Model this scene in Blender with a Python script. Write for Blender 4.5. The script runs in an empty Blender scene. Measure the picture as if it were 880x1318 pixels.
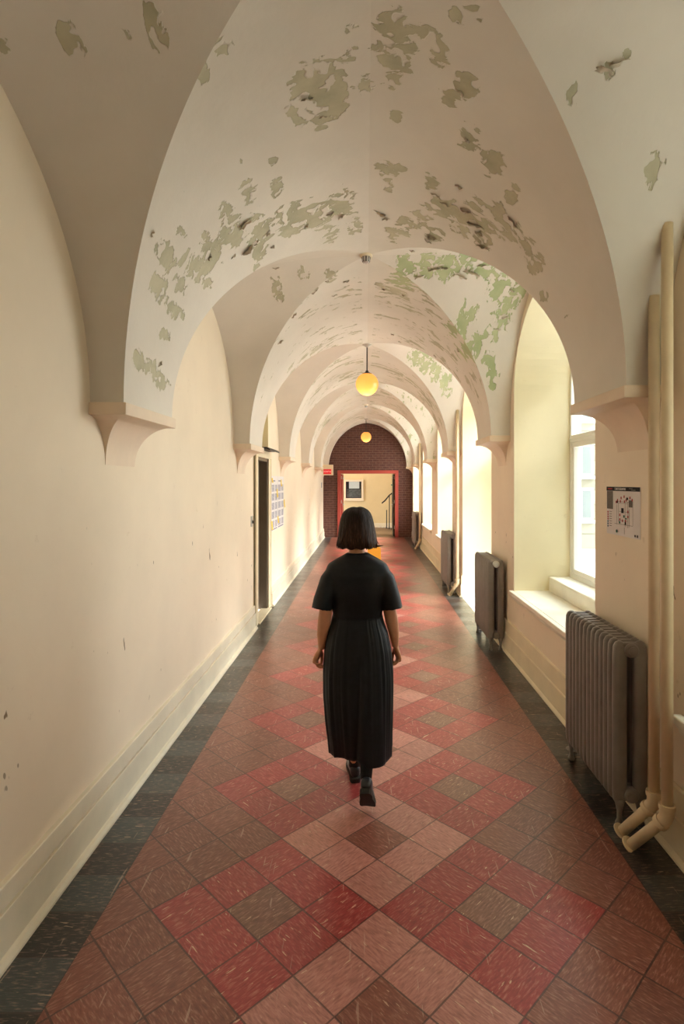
import bpy, bmesh, math, random
from mathutils import Vector, Matrix
from mathutils import noise as NZ_
random.seed(7)
C = bpy.context.scene.collection
PI = math.pi
# ------------------------------------------------------------------ camera
F, CX, CY, H = 733.0, 471.0, 620.0, 1.82          # focal length and vanishing point on an 880x1318 frame
cam = bpy.data.cameras.new('camera'); co = bpy.data.objects.new('camera', cam); C.objects.link(co)
co.location = (0, 0, H); co.rotation_euler = (PI/2, 0, 0)
cam.sensor_fit = 'VERTICAL'; cam.sensor_height = 36; cam.lens = 36*F/1318
cam.shift_x = -(CX-440)/1318; cam.shift_y = -(659-CY)/1318
cam.clip_start = .02; cam.clip_end = 200
bpy.context.scene.camera = co

# ------------------------------------------------------------------ helpers
def lin(c):
    return tuple(((v/255)/12.92 if v/255 <= .04045 else ((v/255+.055)/1.055)**2.4) for v in c) + (1,)

class NT:
    def __init__(s, name, rough=.6, spec=.3, metal=0):
        s.m = bpy.data.materials.new(name); s.m.use_nodes = True; s.t = s.m.node_tree
        s.b = s.t.nodes['Principled BSDF']; s.b.inputs['Roughness'].default_value = rough
        s.b.inputs['Specular IOR Level'].default_value = spec; s.b.inputs['Metallic'].default_value = metal
        s.tc = None
    def n(s, typ, **kw):
        nd = s.t.nodes.new('ShaderNode'+typ)
        for k, v in kw.items():
            if k.startswith('_'): setattr(nd, k[1:], v)
        return nd
    def put(s, inp, v):
        if hasattr(v, 'is_output'): s.t.links.new(v, inp)
        else: inp.default_value = v
    def obj(s):
        if not s.tc: s.tc = s.n('TexCoord')
        return s.tc.outputs['Object']
    def uv(s):
        if not s.tc: s.tc = s.n('TexCoord')
        return s.tc.outputs['UV']
    def attr(s, name, out='Fac'):
        a = s.n('Attribute'); a.attribute_name = name; return a.outputs[out]
    def map(s, vec, scale=(1,1,1), rot=(0,0,0), loc=(0,0,0)):
        m = s.n('Mapping'); s.put(m.inputs['Vector'], vec); s.put(m.inputs['Scale'], scale); s.put(m.inputs['Rotation'], rot)
        s.put(m.inputs['Location'], loc); return m.outputs[0]
    def noise(s, vec, scale, detail=4, rough=.55, dist=0):
        n = s.n('TexNoise'); s.put(n.inputs['Vector'], vec); n.inputs['Scale'].default_value = scale
        n.inputs['Detail'].default_value = detail; n.inputs['Roughness'].default_value = rough; n.inputs['Distortion'].default_value = dist
        return n.outputs['Fac']
    def ramp(s, fac, stops, interp='LINEAR'):
        r = s.n('ValToRGB'); s.put(r.inputs[0], fac); e = r.color_ramp; e.interpolation = interp
        while len(e.elements) < len(stops): e.elements.new(.5)
        for el, (p, c) in zip(e.elements, stops):
            el.position = p; el.color = c if len(c) == 4 else tuple(c)+(1,)
        return r.outputs[0]
    def step(s, fac, a, b):
        r = s.n('MapRange'); r.clamp = True; s.put(r.inputs[0], fac)
        s.put(r.inputs[1], a); s.put(r.inputs[2], b); return r.outputs[0]
    def mix(s, fac, a, b, mode='MIX'):
        m = s.n('Mix'); m.data_type = 'RGBA'; m.blend_type = mode
        s.put(m.inputs[0], fac); s.put(m.inputs[6], a); s.put(m.inputs[7], b); return m.outputs[2]
    def math(s, op, a, b=0.0):
        m = s.n('Math'); m.operation = op; s.put(m.inputs[0], a); s.put(m.inputs[1], b); return m.outputs[0]
    def sep(s, vec):
        m = s.n('SeparateXYZ'); s.put(m.inputs[0], vec); return m.outputs
    def comb(s, x, y, z):
        m = s.n('CombineXYZ'); s.put(m.inputs[0], x); s.put(m.inputs[1], y); s.put(m.inputs[2], z); return m.outputs[0]
    def bump(s, h, strength=.3, dist=.01, nrm=None):
        b = s.n('Bump'); b.inputs['Strength'].default_value = strength; b.inputs['Distance'].default_value = dist
        s.put(b.inputs['Height'], h)
        if nrm is not None: s.put(b.inputs['Normal'], nrm)
        s.put(s.b.inputs['Normal'], b.outputs[0]); return b.outputs[0]
    def col(s, v): s.put(s.b.inputs['Base Color'], v)
    def rough(s, v): s.put(s.b.inputs['Roughness'], v)

def paint(name, c, rough=.55, var=.06, scale=3, bump=.05, bscale=60, spec=.3, metal=0):
    k = NT(name, rough, spec, metal); L = lin(c)
    n = k.noise(k.obj(), scale, 5)
    k.col(k.ramp(n, [(.3, tuple(v*(1-var*1.5) for v in L[:3])), (.7, tuple(min(1, v*(1+var)) for v in L[:3]))]))
    if bump: k.bump(k.noise(k.obj(), bscale, 3), bump, .004)
    return k.m

def obj(name, bm, mat, parent=None, smooth=False, kind=None, loc=None):
    """one mesh object; geometry given in world coordinates"""
    L = Vector(loc) if loc is not None else Vector((0, 0, 0))
    W = L.copy(); p = parent
    while p is not None: W += p.location; p = p.parent
    if isinstance(bm, bmesh.types.BMesh):
        if smooth is not None:
            for f in bm.faces: f.smooth = smooth
        me = bpy.data.meshes.new(name); bm.to_mesh(me); bm.free()
    else:
        me = bm
        if smooth is not None: me.polygons.foreach_set('use_smooth', [bool(smooth)]*len(me.polygons))
    me.transform(Matrix.Translation(-W))
    for m in (mat if isinstance(mat, (list, tuple)) else [mat]): me.materials.append(m)
    o = bpy.data.objects.new(name, me); C.objects.link(o)
    o.location = L
    if parent: o.parent = parent
    if kind: o['kind'] = kind
    return o

def auto(o, ang=40):
    me = o.data
    me.polygons.foreach_set('use_smooth', [True]*len(me.polygons))
    b = bmesh.new(); b.from_mesh(me)
    for e in b.edges:
        if len(e.link_faces) == 2 and e.calc_face_angle(0) > math.radians(ang): e.smooth = False
    b.to_mesh(me); b.free()
    return o

def tag(o, label, cat, group=None):
    o['label'] = label; o['category'] = cat
    if group: o['group'] = group
    return o
def thing(name, label, cat, loc, group=None):
    o = bpy.data.objects.new(name, None); C.objects.link(o); o.location = loc; o.empty_display_size = .1
    return tag(o, label, cat, group)
def dup(root, loc, label, group=None):
    r = root.copy(); C.objects.link(r); r.location = loc; r['label'] = label
    if group: r['group'] = group
    for ch in list(root.children):
        c = ch.copy(); C.objects.link(c); c.parent = r
        for g in list(ch.children):
            d = g.copy(); C.objects.link(d); d.parent = c
    return r

B = bmesh.new
def box(bm, x0, x1, y0, y1, z0, z1, bev=0, seg=2):
    r = bmesh.ops.create_cube(bm, size=1)
    bmesh.ops.scale(bm, vec=(abs(x1-x0), abs(y1-y0), abs(z1-z0)), verts=r['verts'])
    bmesh.ops.translate(bm, vec=((x0+x1)/2, (y0+y1)/2, (z0+z1)/2), verts=r['verts'])
    if bev:
        es = list({e for v in r['verts'] for e in v.link_edges})
        bmesh.ops.bevel(bm, geom=es, offset=bev, segments=seg, affect='EDGES', profile=.5)
    return bm
def frame_of(d):
    d = Vector(d).normalized()
    a = Vector((0, 0, 1)) if abs(d.z) < .9 else Vector((1, 0, 0))
    u = d.cross(a).normalized(); return u, d.cross(u).normalized()
def tube(bm, path, radii, seg=14, cap=True):
    path = [Vector(p) for p in path]
    if not hasattr(radii, '__len__'): radii = [radii]*len(path)
    rings = []; u = None
    for i, p in enumerate(path):
        d = (path[min(i+1, len(path)-1)]-path[max(i-1, 0)]).normalized()
        if u is None: u, w = frame_of(d)
        else:
            u = (u-d*u.dot(d)).normalized(); w = d.cross(u)
        rings.append([bm.verts.new(p+(u*math.cos(2*PI*k/seg)+w*math.sin(2*PI*k/seg))*radii[i]) for k in range(seg)])
    for a, b in zip(rings, rings[1:]):
        for k in range(seg): bm.faces.new((a[k], a[(k+1) % seg], b[(k+1) % seg], b[k]))
    if cap:
        bm.faces.new(rings[0][::-1]); bm.faces.new(rings[-1])
    return bm
def lathe(bm, c, prof, seg=24, axis=(0, 0, 1)):
    """prof: list of (radius, height along axis)"""
    ax = Vector(axis).normalized(); u, w = frame_of(ax); c = Vector(c); rings = []
    for r, h in prof:
        if r < 1e-6: rings.append([bm.verts.new(c+ax*h)])
        else: rings.append([bm.verts.new(c+ax*h+(u*math.cos(2*PI*k/seg)+w*math.sin(2*PI*k/seg))*r) for k in range(seg)])
    for a, b in zip(rings, rings[1:]):
        if len(a) == 1 and len(b) == 1: continue
        for k in range(seg):
            l = (k+1) % seg
            if len(a) == 1: bm.faces.new((a[0], b[l], b[k]))
            elif len(b) == 1: bm.faces.new((a[k], a[l], b[0]))
            else: bm.faces.new((a[k], a[l], b[l], b[k]))
    for r in (rings[0], rings[-1]):
        if len(r) > 2: bm.faces.new(r)
    bmesh.ops.recalc_face_normals(bm, faces=bm.faces)
    return bm
def quad(bm, *ps):
    return bm.faces.new([bm.verts.new(p) for p in ps])
def grid(bm, rows):
    vs = [[bm.verts.new(p) for p in r] for r in rows]
    for a, b in zip(vs, vs[1:]):
        for k in range(len(a)-1): bm.faces.new((a[k], a[k+1], b[k+1], b[k]))
    return vs
def loft(bm, rings, cap0=True, cap1=True):
    vs = [[bm.verts.new(p) for p in r] for r in rings]; n = len(vs[0])
    for a, b in zip(vs, vs[1:]):
        for k in range(n): bm.faces.new((a[k], a[(k+1) % n], b[(k+1) % n], b[k]))
    if cap0: bm.faces.new(vs[0][::-1])
    if cap1: bm.faces.new(vs[-1])
    return vs
def prism(bm, pts, y0, y1):
    """pts (x,z) outline swept along Y"""
    a = [bm.verts.new((x, y0, z)) for x, z in pts]; b = [bm.verts.new((x, y1, z)) for x, z in pts]; n = len(pts)
    for k in range(n): bm.faces.new((a[k], a[(k+1) % n], b[(k+1) % n], b[k]))
    bm.faces.new(a[::-1]); bm.faces.new(b)
    bmesh.ops.recalc_face_normals(bm, faces=bm.faces)
    return bm
def text_mesh(s, size, loc, rot, extrude=.0006):
    cu = bpy.data.curves.new('lettering', 'FONT'); cu.body = s; cu.size = size; cu.align_x = 'CENTER'; cu.align_y = 'CENTER'; cu.extrude = extrude
    t = bpy.data.objects.new('lettering', cu); C.objects.link(t)
    bpy.context.view_layer.update()
    me = bpy.data.meshes.new_from_object(t.evaluated_get(bpy.context.evaluated_depsgraph_get()))
    bpy.data.objects.remove(t); bpy.data.curves.remove(cu)
    from mathutils import Euler
    me.transform(Matrix.Translation(loc) @ Euler(rot).to_matrix().to_4x4())
    me.materials.clear()
    return me
def bake(bm_or_me, mods):
    """run modifiers on a temporary object and hand back the resulting mesh"""
    if isinstance(bm_or_me, bmesh.types.BMesh):
        me = bpy.data.meshes.new('work'); bm_or_me.to_mesh(me); bm_or_me.free()
    else: me = bm_or_me
    t = bpy.data.objects.new('work', me); C.objects.link(t)
    for typ, kw in mods:
        m = t.modifiers.new(typ, typ)
        for k, v in kw.items(): setattr(m, k, v)
    bpy.context.view_layer.update()
    out = bpy.data.meshes.new_from_object(t.evaluated_get(bpy.context.evaluated_depsgraph_get()))
    bpy.data.objects.remove(t); bpy.data.meshes.remove(me)
    return out
def P(px, py, Y):
    return Vector(((px-CX)*Y/F, Y, H+(CY-py)*Y/F))

# ------------------------------------------------------------------ layout of the corridor
WL, WR = -1.40, 1.52               # wall planes
FL, FR = -1.23, 1.32               # pier faces
X0 = .02                           # ridge
ZL, ZR, ZT = 2.22, 2.306, 3.737    # springing left / right, crown
PITCH, PH = 3.13, .36
YB, YE = -3.0, 18.63
PIERS = [3.25+PITCH*n for n in range(-2, 6)]
BAYS = [1.685+PITCH*n for n in range(-1, 6)]
W = PITCH/2-PH
EPS = .06
def fprof(th): return (math.sin(th)+EPS*(1-math.cos(th)))/(1+EPS)
def finv(h):
    a, b = 0, PI/2
    for _ in range(40):
        m = (a+b)/2
        if fprof(m) < h: a = m
        else: b = m
    return (a+b)/2
def side(s):
    return (X0-FL, ZL, ZT-ZL, WL) if s < 0 else (FR-X0, ZR, ZT-ZR, WR)
def kx(s, d): return 1-.17*(d/1.42)**2 if s < 0 else 1.0
def vault_z(x, y):
    s = -1 if x < X0 else 1
    hs, zs, rise, wall = side(s); d = abs(x-X0); u = d/hs
    zb = zs+rise*fprof(math.acos(u)) if u <= 1 else -9
    yb = min(BAYS, key=lambda b: abs(b-y)); v = abs(y-yb)/W
    zc = zs+rise*kx(s, d)*fprof(math.acos(v)) if v <= 1 else -9
    return max(zb, zc)
def hit_vault(px, py):
    dx, dz = (px-CX)/F, (CY-py)/F
    y = .4
    while y < 19:
        if H+dz*y > vault_z(dx*y, y) and abs(dx*y-X0) < 1.6: break
        y += .01
    return Vector((dx*y, y, H+dz*y))

# ------------------------------------------------------------------ materials
def wall_paint(name, c, mark=True):
    k = NT(name, .5, .3); L = lin(c)[:3]; o = k.obj()
    n = k.noise(o, 1.1, 6, .6)
    base = k.ramp(n, [(.3, tuple(v*.93 for v in L)), (.7, tuple(min(1, v*1.04) for v in L))])
    n2 = k.noise(o, 9, 5, .7)
    base = k.mix(k.math('MULTIPLY', k.step(n2, .66, .74), .25), base, lin((176, 150, 112)))
    if mark:                                                       # little chips and scuffs low on the wall
        z = k.sep(o)[2]
        n3 = k.noise(k.map(o, (3, 3, 1.6)), 5.2, 2, .4)
        lowf = k.math('MULTIPLY', k.step(z, 1.7, 1.3), k.step(z, .3, .8))
        base = k.mix(k.math('MULTIPLY', k.step(n3, .735, .75), lowf), base, lin((140, 118, 90)))
    k.col(base)
    h = k.math('ADD', k.noise(o, 2.2, 4), k.math('MULTIPLY', k.noise(o, 90, 3), .12))
    k.bump(h, .12, .02)
    return k.m
M = {}
M['wall'] = wall_paint('cream_wall_paint', (237, 221, 197))
M['reveal'] = wall_paint('yellow_reveal_paint', (236, 225, 190), False)
M['trimw'] = paint('cream_trim_paint', (230, 214, 182), .4, .05, 4, .06, 40)
M['corbel'] = paint('corbel_paint', (234, 214, 190), .55, .05, 4, .1, 30)
M['sill'] = paint('white_sill_paint', (238, 232, 214), .4, .05, 5, .05, 40)
M['base'] = paint('baseboard_paint', (232, 221, 198), .38, .07, 3, .08, 30)
M['radiator'] = paint('grey_radiator_paint', (134, 127, 121), .4, .1, 8, .12, 120, .5)
M['pipe'] = paint('pipe_paint', (222, 200, 164), .42, .06, 6, .05, 50)
M['pvc'] = paint('white_window_frame', (240, 238, 230), .35, .02, 4, 0)
M['black_metal'] = paint('black_metal', (34, 31, 29), .45, .1, 8, 0)
M['steel'] = paint('brushed_metal', (196, 194, 188), .32, .08, 12, 0, metal=.75)
M['paper'] = paint('white_paper', (226, 220, 218), .7, .03, 5, 0)
M['ink'] = paint('grey_ink', (150, 146, 158), .8, .1, 40, 0)
M['blackink'] = paint('black_ink', (30, 30, 36), .7, .05, 10, 0)
M['greyink'] = paint('grey_box_ink', (112, 108, 102), .8, .12, 90, 0)
M['redink'] = paint('red_ink', (168, 60, 62), .7, .05, 10, 0)
M['blueink'] = paint('blue_ink', (50, 92, 112), .7, .05, 10, 0)
M['greenink'] = paint('green_ink', (48, 110, 92), .7, .05, 10, 0)
M['yellow'] = paint('yellow_sticky_paper', (236, 200, 48), .7, .04, 6, 0)
M['board'] = paint('orange_yellow_plastic', (246, 176, 62), .45, .04, 6, 0)
M['doorgrey'] = paint('grey_brown_door_paint', (108, 94, 78), .45, .1, 3, .05, 30)
M['reddoor'] = paint('coral_door_frame_paint', (166, 72, 62), .45, .06, 4, .05, 40)
M['hallwall'] = wall_paint('hall_wall_paint', (222, 198, 150), False)
M['hallfloor'] = paint('brown_hall_floor', (124, 98, 72), .35, .12, 4, 0)
M['cab'] = paint('beige_cabinet_paint', (232, 210, 178), .5, .04, 5, 0)
M['dark'] = paint('dark_cabinet_inside', (36, 36, 36), .5, .1, 5, 0)
M['greypaper'] = paint('grey_photograph', (96, 94, 92), .5, .4, 14, 0)
M['skin'] = paint('skin', (206, 150, 116), .5, .07, 14, .06, 120)
M['stocking'] = paint('black_stocking', (16, 17, 20), .7, .1, 30, 0)
M['leather'] = paint('dark_shoe_leather', (52, 52, 56), .28, .15, 14, .05, 80, .5)
M['sole'] = paint('shoe_sole', (50, 48, 44), .6, .15, 30, .2, 90)
M['eye'] = paint('eye', (225, 220, 212), .2, .01, 3, 0)
M['iris'] = paint('iris', (48, 32, 22), .2, .05, 30, 0)
M['lip'] = paint('lips', (170, 90, 82), .4, .05, 20, 0)
M['palepane'] = paint('pale_window_glass', (104, 112, 114), .25, .03, 3, 0)

def glass_mat():
    k = NT('window_glass'); t = k.t; out = t.nodes['Material Output']
    tr = k.n('BsdfTransparent'); tr.inputs[0].default_value = (.94, .97, .96, 1)
    gl = k.n('BsdfGlossy'); gl.inputs['Roughness'].default_value = .02
    lw = k.n('LayerWeight'); lw.inputs[0].default_value = .5
    f5 = k.math('ADD', .04, k.math('MULTIPLY', k.math('POWER', lw.outputs['Facing'], 5.0), .9))
    mx = k.n('MixShader'); t.links.new(f5, mx.inputs[0]); t.links.new(tr.outputs[0], mx.inputs[1]); t.links.new(gl.outputs[0], mx.inputs[2])
    t.links.new(mx.outputs[0], out.inputs[0]); t.nodes.remove(k.b); return k.m
M['glass'] = glass_mat()

def globe_mat():
    k = NT('frosted_globe_glass'); t = k.t; out = t.nodes['Material Output']
    tl = k.n('BsdfTranslucent'); tl.inputs[0].default_value = (1.0, .54, .18, 1)
    em = k.n('Emission'); em.inputs[0].default_value = (1.0, .30, .06, 1); em.inputs[1].default_value = .12
    gl = k.n('BsdfGlossy'); gl.inputs['Roughness'].default_value = .12; gl.inputs[0].default_value = (.04, .04, .04, 1)
    a = k.n('AddShader'); b = k.n('AddShader')
    t.links.new(tl.outputs[0], a.inputs[0]); t.links.new(em.outputs[0], a.inputs[1])
    t.links.new(a.outputs[0], b.inputs[0]); t.links.new(gl.outputs[0], b.inputs[1])
    t.links.new(b.outputs[0], out.inputs[0]); t.nodes.remove(k.b); return k.m
M['globe'] = globe_mat()

def brick_mat():
    k = NT('brown_brick', .6, .25); o = k.sep(k.obj())
    br = k.n('TexBrick'); k.put(br.inputs['Vector'], k.comb(o[0], o[2], 0.0))
    br.inputs['Scale'].default_value = 1; br.inputs['Brick Width'].default_value = .215; br.inputs['Row Height'].default_value = .075
    br.inputs['Mortar Size'].default_value = .006; br.inputs['Mortar Smooth'].default_value = .2; br.inputs['Bias'].default_value = -.1
    br.inputs['Color1'].default_value = lin((94, 60, 51)); br.inputs['Color2'].default_value = lin((76, 49, 44)); br.inputs['Mortar'].default_value = lin((126, 102, 92))
    c = k.mix(.35, br.outputs[0], k.ramp(k.noise(k.obj(), 14, 4), [(.3, lin((66, 42, 37))), (.7, lin((116, 78, 67)))]))
    k.col(c); k.bump(k.math('SUBTRACT', 1.0, br.outputs['Fac']), .5, .006); return k.m
M['brick'] = brick_mat()

def stone_mat():
    k = NT('pale_stone_blocks', .7, .2); o = k.sep(k.obj())
    br = k.n('TexBrick'); k.put(br.inputs['Vector'], k.comb(o[0], o[2], 0.0)); br.inputs['Scale'].default_value = 1
    br.inputs['Brick Width'].default_value = 1.5; br.inputs['Row Height'].default_value = .62; br.inputs['Mortar Size'].default_value = .025
    br.inputs['Color1'].default_value = lin((134, 131, 120)); br.inputs['Color2'].default_value = lin((122, 119, 108)); br.inputs['Mortar'].default_value = lin((92, 90, 80))
    k.col(br.outputs[0]); return k.m
M['stone'] = stone_mat()

def vault_mat():
    k = NT('peeling_vault_paint', .62, .25); uv = k.uv(); o = k.obj()
    peel = k.attr('peel')
    big = k.noise(k.map(uv, (.9, 1.9, 1)), 3.1, 3, .5, .4)
    mid = k.noise(k.map(uv, (.7, 1.7, 1), loc=(3, 7, 0)), 10, 3, .55, .6)
    fine = k.noise(uv, 40, 2, .5)
    s = k.math('ADD', peel, k.math('MULTIPLY', k.math('SUBTRACT', big, .5), .9))
    s = k.math('ADD', s, k.math('MULTIPLY', k.math('SUBTRACT', mid, .5), 1.5))
    s = k.math('ADD', s, k.math('MULTIPLY', k.math('SUBTRACT', fine, .5), .22))
    mask = k.step(s, .60, .63)
    # inside a bare patch islands of old paint are left standing
    isl = k.noise(k.map(uv, (1.2, 1.5, 1), loc=(11, 2, 0)), 8, 2, .5, .3)
    mask = k.math('MULTIPLY', mask, k.step(isl, .585, .565))
    pn = k.noise(o, 1.2, 5, .6)
    top = k.ramp(pn, [(.3, lin((214, 206, 193))), (.7, lin((227, 219, 206)))])
    under = k.ramp(k.noise(o, 5, 5, .6), [(.3, lin((170, 165, 138))), (.7, lin((198, 191, 163)))])
    under = k.mix(k.attr('green'), under, k.ramp(k.noise(o, 4, 4), [(.3, lin((164, 174, 130))), (.7, lin((192, 196, 154)))]))
    k.col(k.mix(mask, top, under))
    # curled rim of the paint film
    b1 = k.bump(k.math('SUBTRACT', 1.0, k.math('MULTIPLY', k.step(s, .585, .64), k.step(isl, .60, .56))), .55, .018)
    b2 = k.n('Bump'); b2.inputs['Strength'].default_value = .12; b2.inputs['Distance'].default_value = .01
    k.put(b2.inputs['Height'], k.noise(o, 24, 4)); k.put(b2.inputs['Normal'], b1); k.put(k.b.inputs['Normal'], b2.outputs[0])
    return k.m
M['vault'] = vault_mat()
kf = NT('paint_flake', .65, .2); kf.col(kf.ramp(kf.noise(kf.obj(), 20, 3), [(.3, lin((176, 164, 144))), (.7, lin((214, 200, 180)))])); M['flake'] = kf.m

def tile_mat():
    k = NT('waxed_floor_tiles', .3, .5)
    col = k.attr('tint', 'Color'); uv = k.uv(); rnd = k.attr('rnd'); streak = k.attr('streak')
    off = k.comb(k.math('MULTIPLY', rnd, 37.0), k.math('MULTIPLY', rnd, 91.0), 0.0)
    va = k.n('VectorMath'); va.operation = 'ADD'; k.put(va.inputs[0], uv); k.put(va.inputs[1], off)
    v = va.outputs[0]
    n1 = k.noise(k.map(v, (9, 1.6, 1)), 3.2, 4, .6, .3)              # soft marbling
    n2 = k.noise(k.map(v, (9, 1.3, 1), loc=(5, 3, 0)), 2.4, 3, .5, .5)  # pale chips
    dark = k.mix(1.0, col, (.62, .58, .56, 1), 'MULTIPLY')
    light = k.mix(.40, col, lin((226, 178, 160)))
    c = k.mix(k.step(n1, .30, .52), dark, col)
    c = k.mix(k.math('MULTIPLY', k.step(n1, .53, .70), .8), c, light)
    c = k.mix(k.math('MULTIPLY', k.step(n2, .665, .69), streak), c, lin((222, 190, 160)))
    o = k.obj()
    dirt = k.noise(o, 3.0, 6, .65)
    c = k.mix(k.math('MULTIPLY', k.step(dirt, .52, .72), .22), c, lin((112, 70, 57)))
    sc = k.noise(k.map(o, (40, 3, 1), rot=(0, 0, .9)), 1.6, 2, .4, .2)
    c = k.mix(k.math('MULTIPLY', k.step(sc, .70, .72), .35), c, lin((214, 184, 166)))
    xy = k.sep(uv)                                                   # joint between tiles
    def edge(a): return k.math('MINIMUM', a, k.math('SUBTRACT', 1.0, a))
    e = k.math('MINIMUM', edge(xy[0]), edge(xy[1]))
    jn = k.math('ADD', .004, k.math('MULTIPLY', k.noise(o, 5, 2), .022))
    joint = k.math('LESS_THAN', e, jn)
    c = k.mix(k.math('MULTIPLY', joint, .72), c, lin((48, 30, 26)))
    k.col(c)
    k.rough(k.math('ADD', .24, k.math('MULTIPLY', k.noise(o, 5, 4, .6), .24)))
    h = k.math('ADD', k.math('MULTIPLY', k.step(e, 0.0, .02), .5), k.math('ADD', k.math('MULTIPLY', k.noise(o, 4.5, 3), 1.0), k.math('MULTIPLY', n1, .12)))
    k.bump(h, .14, .004)
    k.b.inputs['Coat Weight'].default_value = .4; k.b.inputs['Coat Roughness'].default_value = .3
    return k.m
M['tile'] = tile_mat()

# ------------------------------------------------------------------ floor: every tile a face
def clip(poly, axis, val, keep_less):
    out = []
    for i in range(len(poly)):
        a, b = poly[i], poly[(i+1) % len(poly)]
        ina = a[axis] <= val if keep_less else a[axis] >= val
        inb = b[axis] <= val if keep_less else b[axis] >= val
        if ina: out.append(a)
        if ina != inb:
            t = (val-a[axis])/(b[axis]-a[axis])
            out.append(tuple(a[k]+t*(b[k]-a[k]) for k in range(4)))
    return out
PINK, RED, BROWN, OLIVE = (192, 126, 114), (162, 54, 54), (132, 75, 60), (132, 86, 70)
BLK, GRY = (15, 18, 21), (56, 65, 66)
def build_floor():
    XA, XB, XC, YV, T = -1.111, 1.247, .054, 2.421, .2286
    bm = B(); uvl = bm.loops.layers.uv.new('UVMap')
    cl = bm.faces.layers.float_color.new('tint'); rl = bm.faces.layers.float.new('rnd'); sl = bm.faces.layers.float.new('streak')
    def add(poly, c, st, swap):
        if len(poly) < 3: return
        f = bm.faces.new([bm.verts.new((p[0], p[1], 0)) for p in poly])
        for l, p in zip(f.loops, poly): l[uvl].uv = (p[3], p[2]) if swap else (p[2], p[3])
        j = random.uniform(.86, 1.1); L = lin(c); f[cl] = (L[0]*j, L[1]*j, L[2]*j, 1); f[rl] = random.random(); f[sl] = st
    r2 = math.sqrt(2)
    for i in range(-30, 60):
        for j in range(-30, 60):
            cs = []
            for a, b in ((0, 0), (1, 0), (1, 1), (0, 1)):
                A, Bq = (i+a)*T, (j+b)*T
                cs.append((XC+(A-Bq)/r2, YV+(A+Bq)/r2, a, b))
            mx = sum(c[0] for c in cs)/4; my = sum(c[1] for c in cs)/4
            if my < YB-.3 or my > YE+.3 or mx < XA-.3 or mx > XB+.3: continue
            for ax, v, less in ((0, XA, 0), (0, XB, 1), (1, YB, 0), (1, YE, 1)): 
                cs = clip(cs, ax, v, less)
                if len(cs) < 3: break
            if len(cs) < 3: continue
            D = abs(i//3-j//3); centre = i % 3 == 1 and j % 3 == 1
            c = (OLIVE if D == 1 else BROWN) if centre and D <= 1 else (PINK, RED)[D] if D <= 1 else BROWN
            add(cs, c, .8 if D <= 1 else .22, (i+j) % 2)
    n = 0; y = YV-.013-24*T
    while y < YE:
        for x0, x1 in ((WL, XA), (XB, WR)):
            cs = [(x0, y, 0 if x0 > 0 else -.2, 0), (x1, y, 1, 0), (x1, y+T, 1, 1), (x0, y+T, 0 if x0 > 0 else -.2, 1)]
            cs = clip(clip(cs, 1, YB, 0), 1, YE, 1)
            dark = n % 2 == 1 if random.random() < .9 else random.random() < .5
            add(cs, BLK if dark else GRY, .55, True)
        n += 1; y += T
    # the alcove floor of the second bay
    for a in range(5):
        for b in range(12):
            x0, y0 = WR+a*T*.72, BAYS[2]-1.035+b*T*.755
            cs = [(x0, y0, 0, 0), (x0+T*.72, y0, 1, 0), (x0+T*.72, y0+T*.755, 1, 1), (x0, y0+T*.755, 0, 1)]
            add(cs, PINK if (a+b) % 2 else RED, .5, (a+b) % 2)
    return obj('floor', bm, M['tile'], kind='structure', smooth=None)
build_floor()

# ------------------------------------------------------------------ vaulted ceiling with the places where the paint has gone
BL = []   # (centre, r, ystretch, strength, green)
def blob(px, py, r, st=1.0, g=0.0):
    p = hit_vault(px, py); BL.append((p, r*p.y/F*1.12, max(1, min(3, p.y/max(.4, p.z-H))), st, g))
for a in [(410,105,34),(385,100,18),(430,135,24),(425,90,18),(447,62,18),(455,30,12),(372,140,9),(380,155,7),(385,160,7),(410,160,12),(470,112,14),
          (505,30,26),(497,58,20),(520,75,22),(545,35,22),(565,70,18),(505,105,12),(575,130,16),(600,108,18),(605,175,18),(635,212,18),(510,150,10),(590,20,16),
          (320,248,16),(290,270,12),(355,240,12),(300,300,20),(335,290,20),(375,282,22),(410,275,22),(440,262,20),(330,315,16),(270,325,18),(250,345,18),(425,300,14),(455,290,12),
          (212,328,15),(235,300,8),(205,370,16),(232,365,12),(262,355,14),(225,400,12),(190,470,14),(205,490,12),(178,470,8),(210,430,8),(350,205,8),(310,205,6),(235,240,6),(218,395,8),
          (495,215,14),(515,215,10),(500,240,10),(555,235,12),(570,265,18),(590,285,18),(610,265,16),(625,300,18),(640,275,14),(655,295,16),(680,315,14),(690,340,12),(545,280,16),(520,290,14),(505,300,12),(560,300,12),
          (660,250,12),(700,380,8),(730,410,6),(95,52,22),(165,43,12),(198,20,18),(205,55,16),(0,55,14),(285,55,14),(262,98,12),(782,92,14),(805,70,8),(735,125,14),(800,182,8),(842,212,16),(845,240,12),(610,12,14)]:
    blob(*a)
for a in [(355,362,9),(358,378,9),(425,352,10),(390,350,9),(330,345,6)]: blob(*a)
for a in [(520,345,16),(545,340,16),(575,345,16),(600,335,16),(625,345,14),(640,370,16),(655,385,16),(645,410,16),(635,430,14),(610,445,16),(600,405,14),(590,420,14),(630,460,12),(633,480,10),(632,495,8),(668,372,12)]:
    blob(*a, 1.15, 1.0)
for a in [(535,460,12),(550,470,12),(560,480,12),(572,490,10),(575,505,8),(545,455,10)]: blob(*a, 1.1, .8)
rb = random.Random(3)
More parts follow.
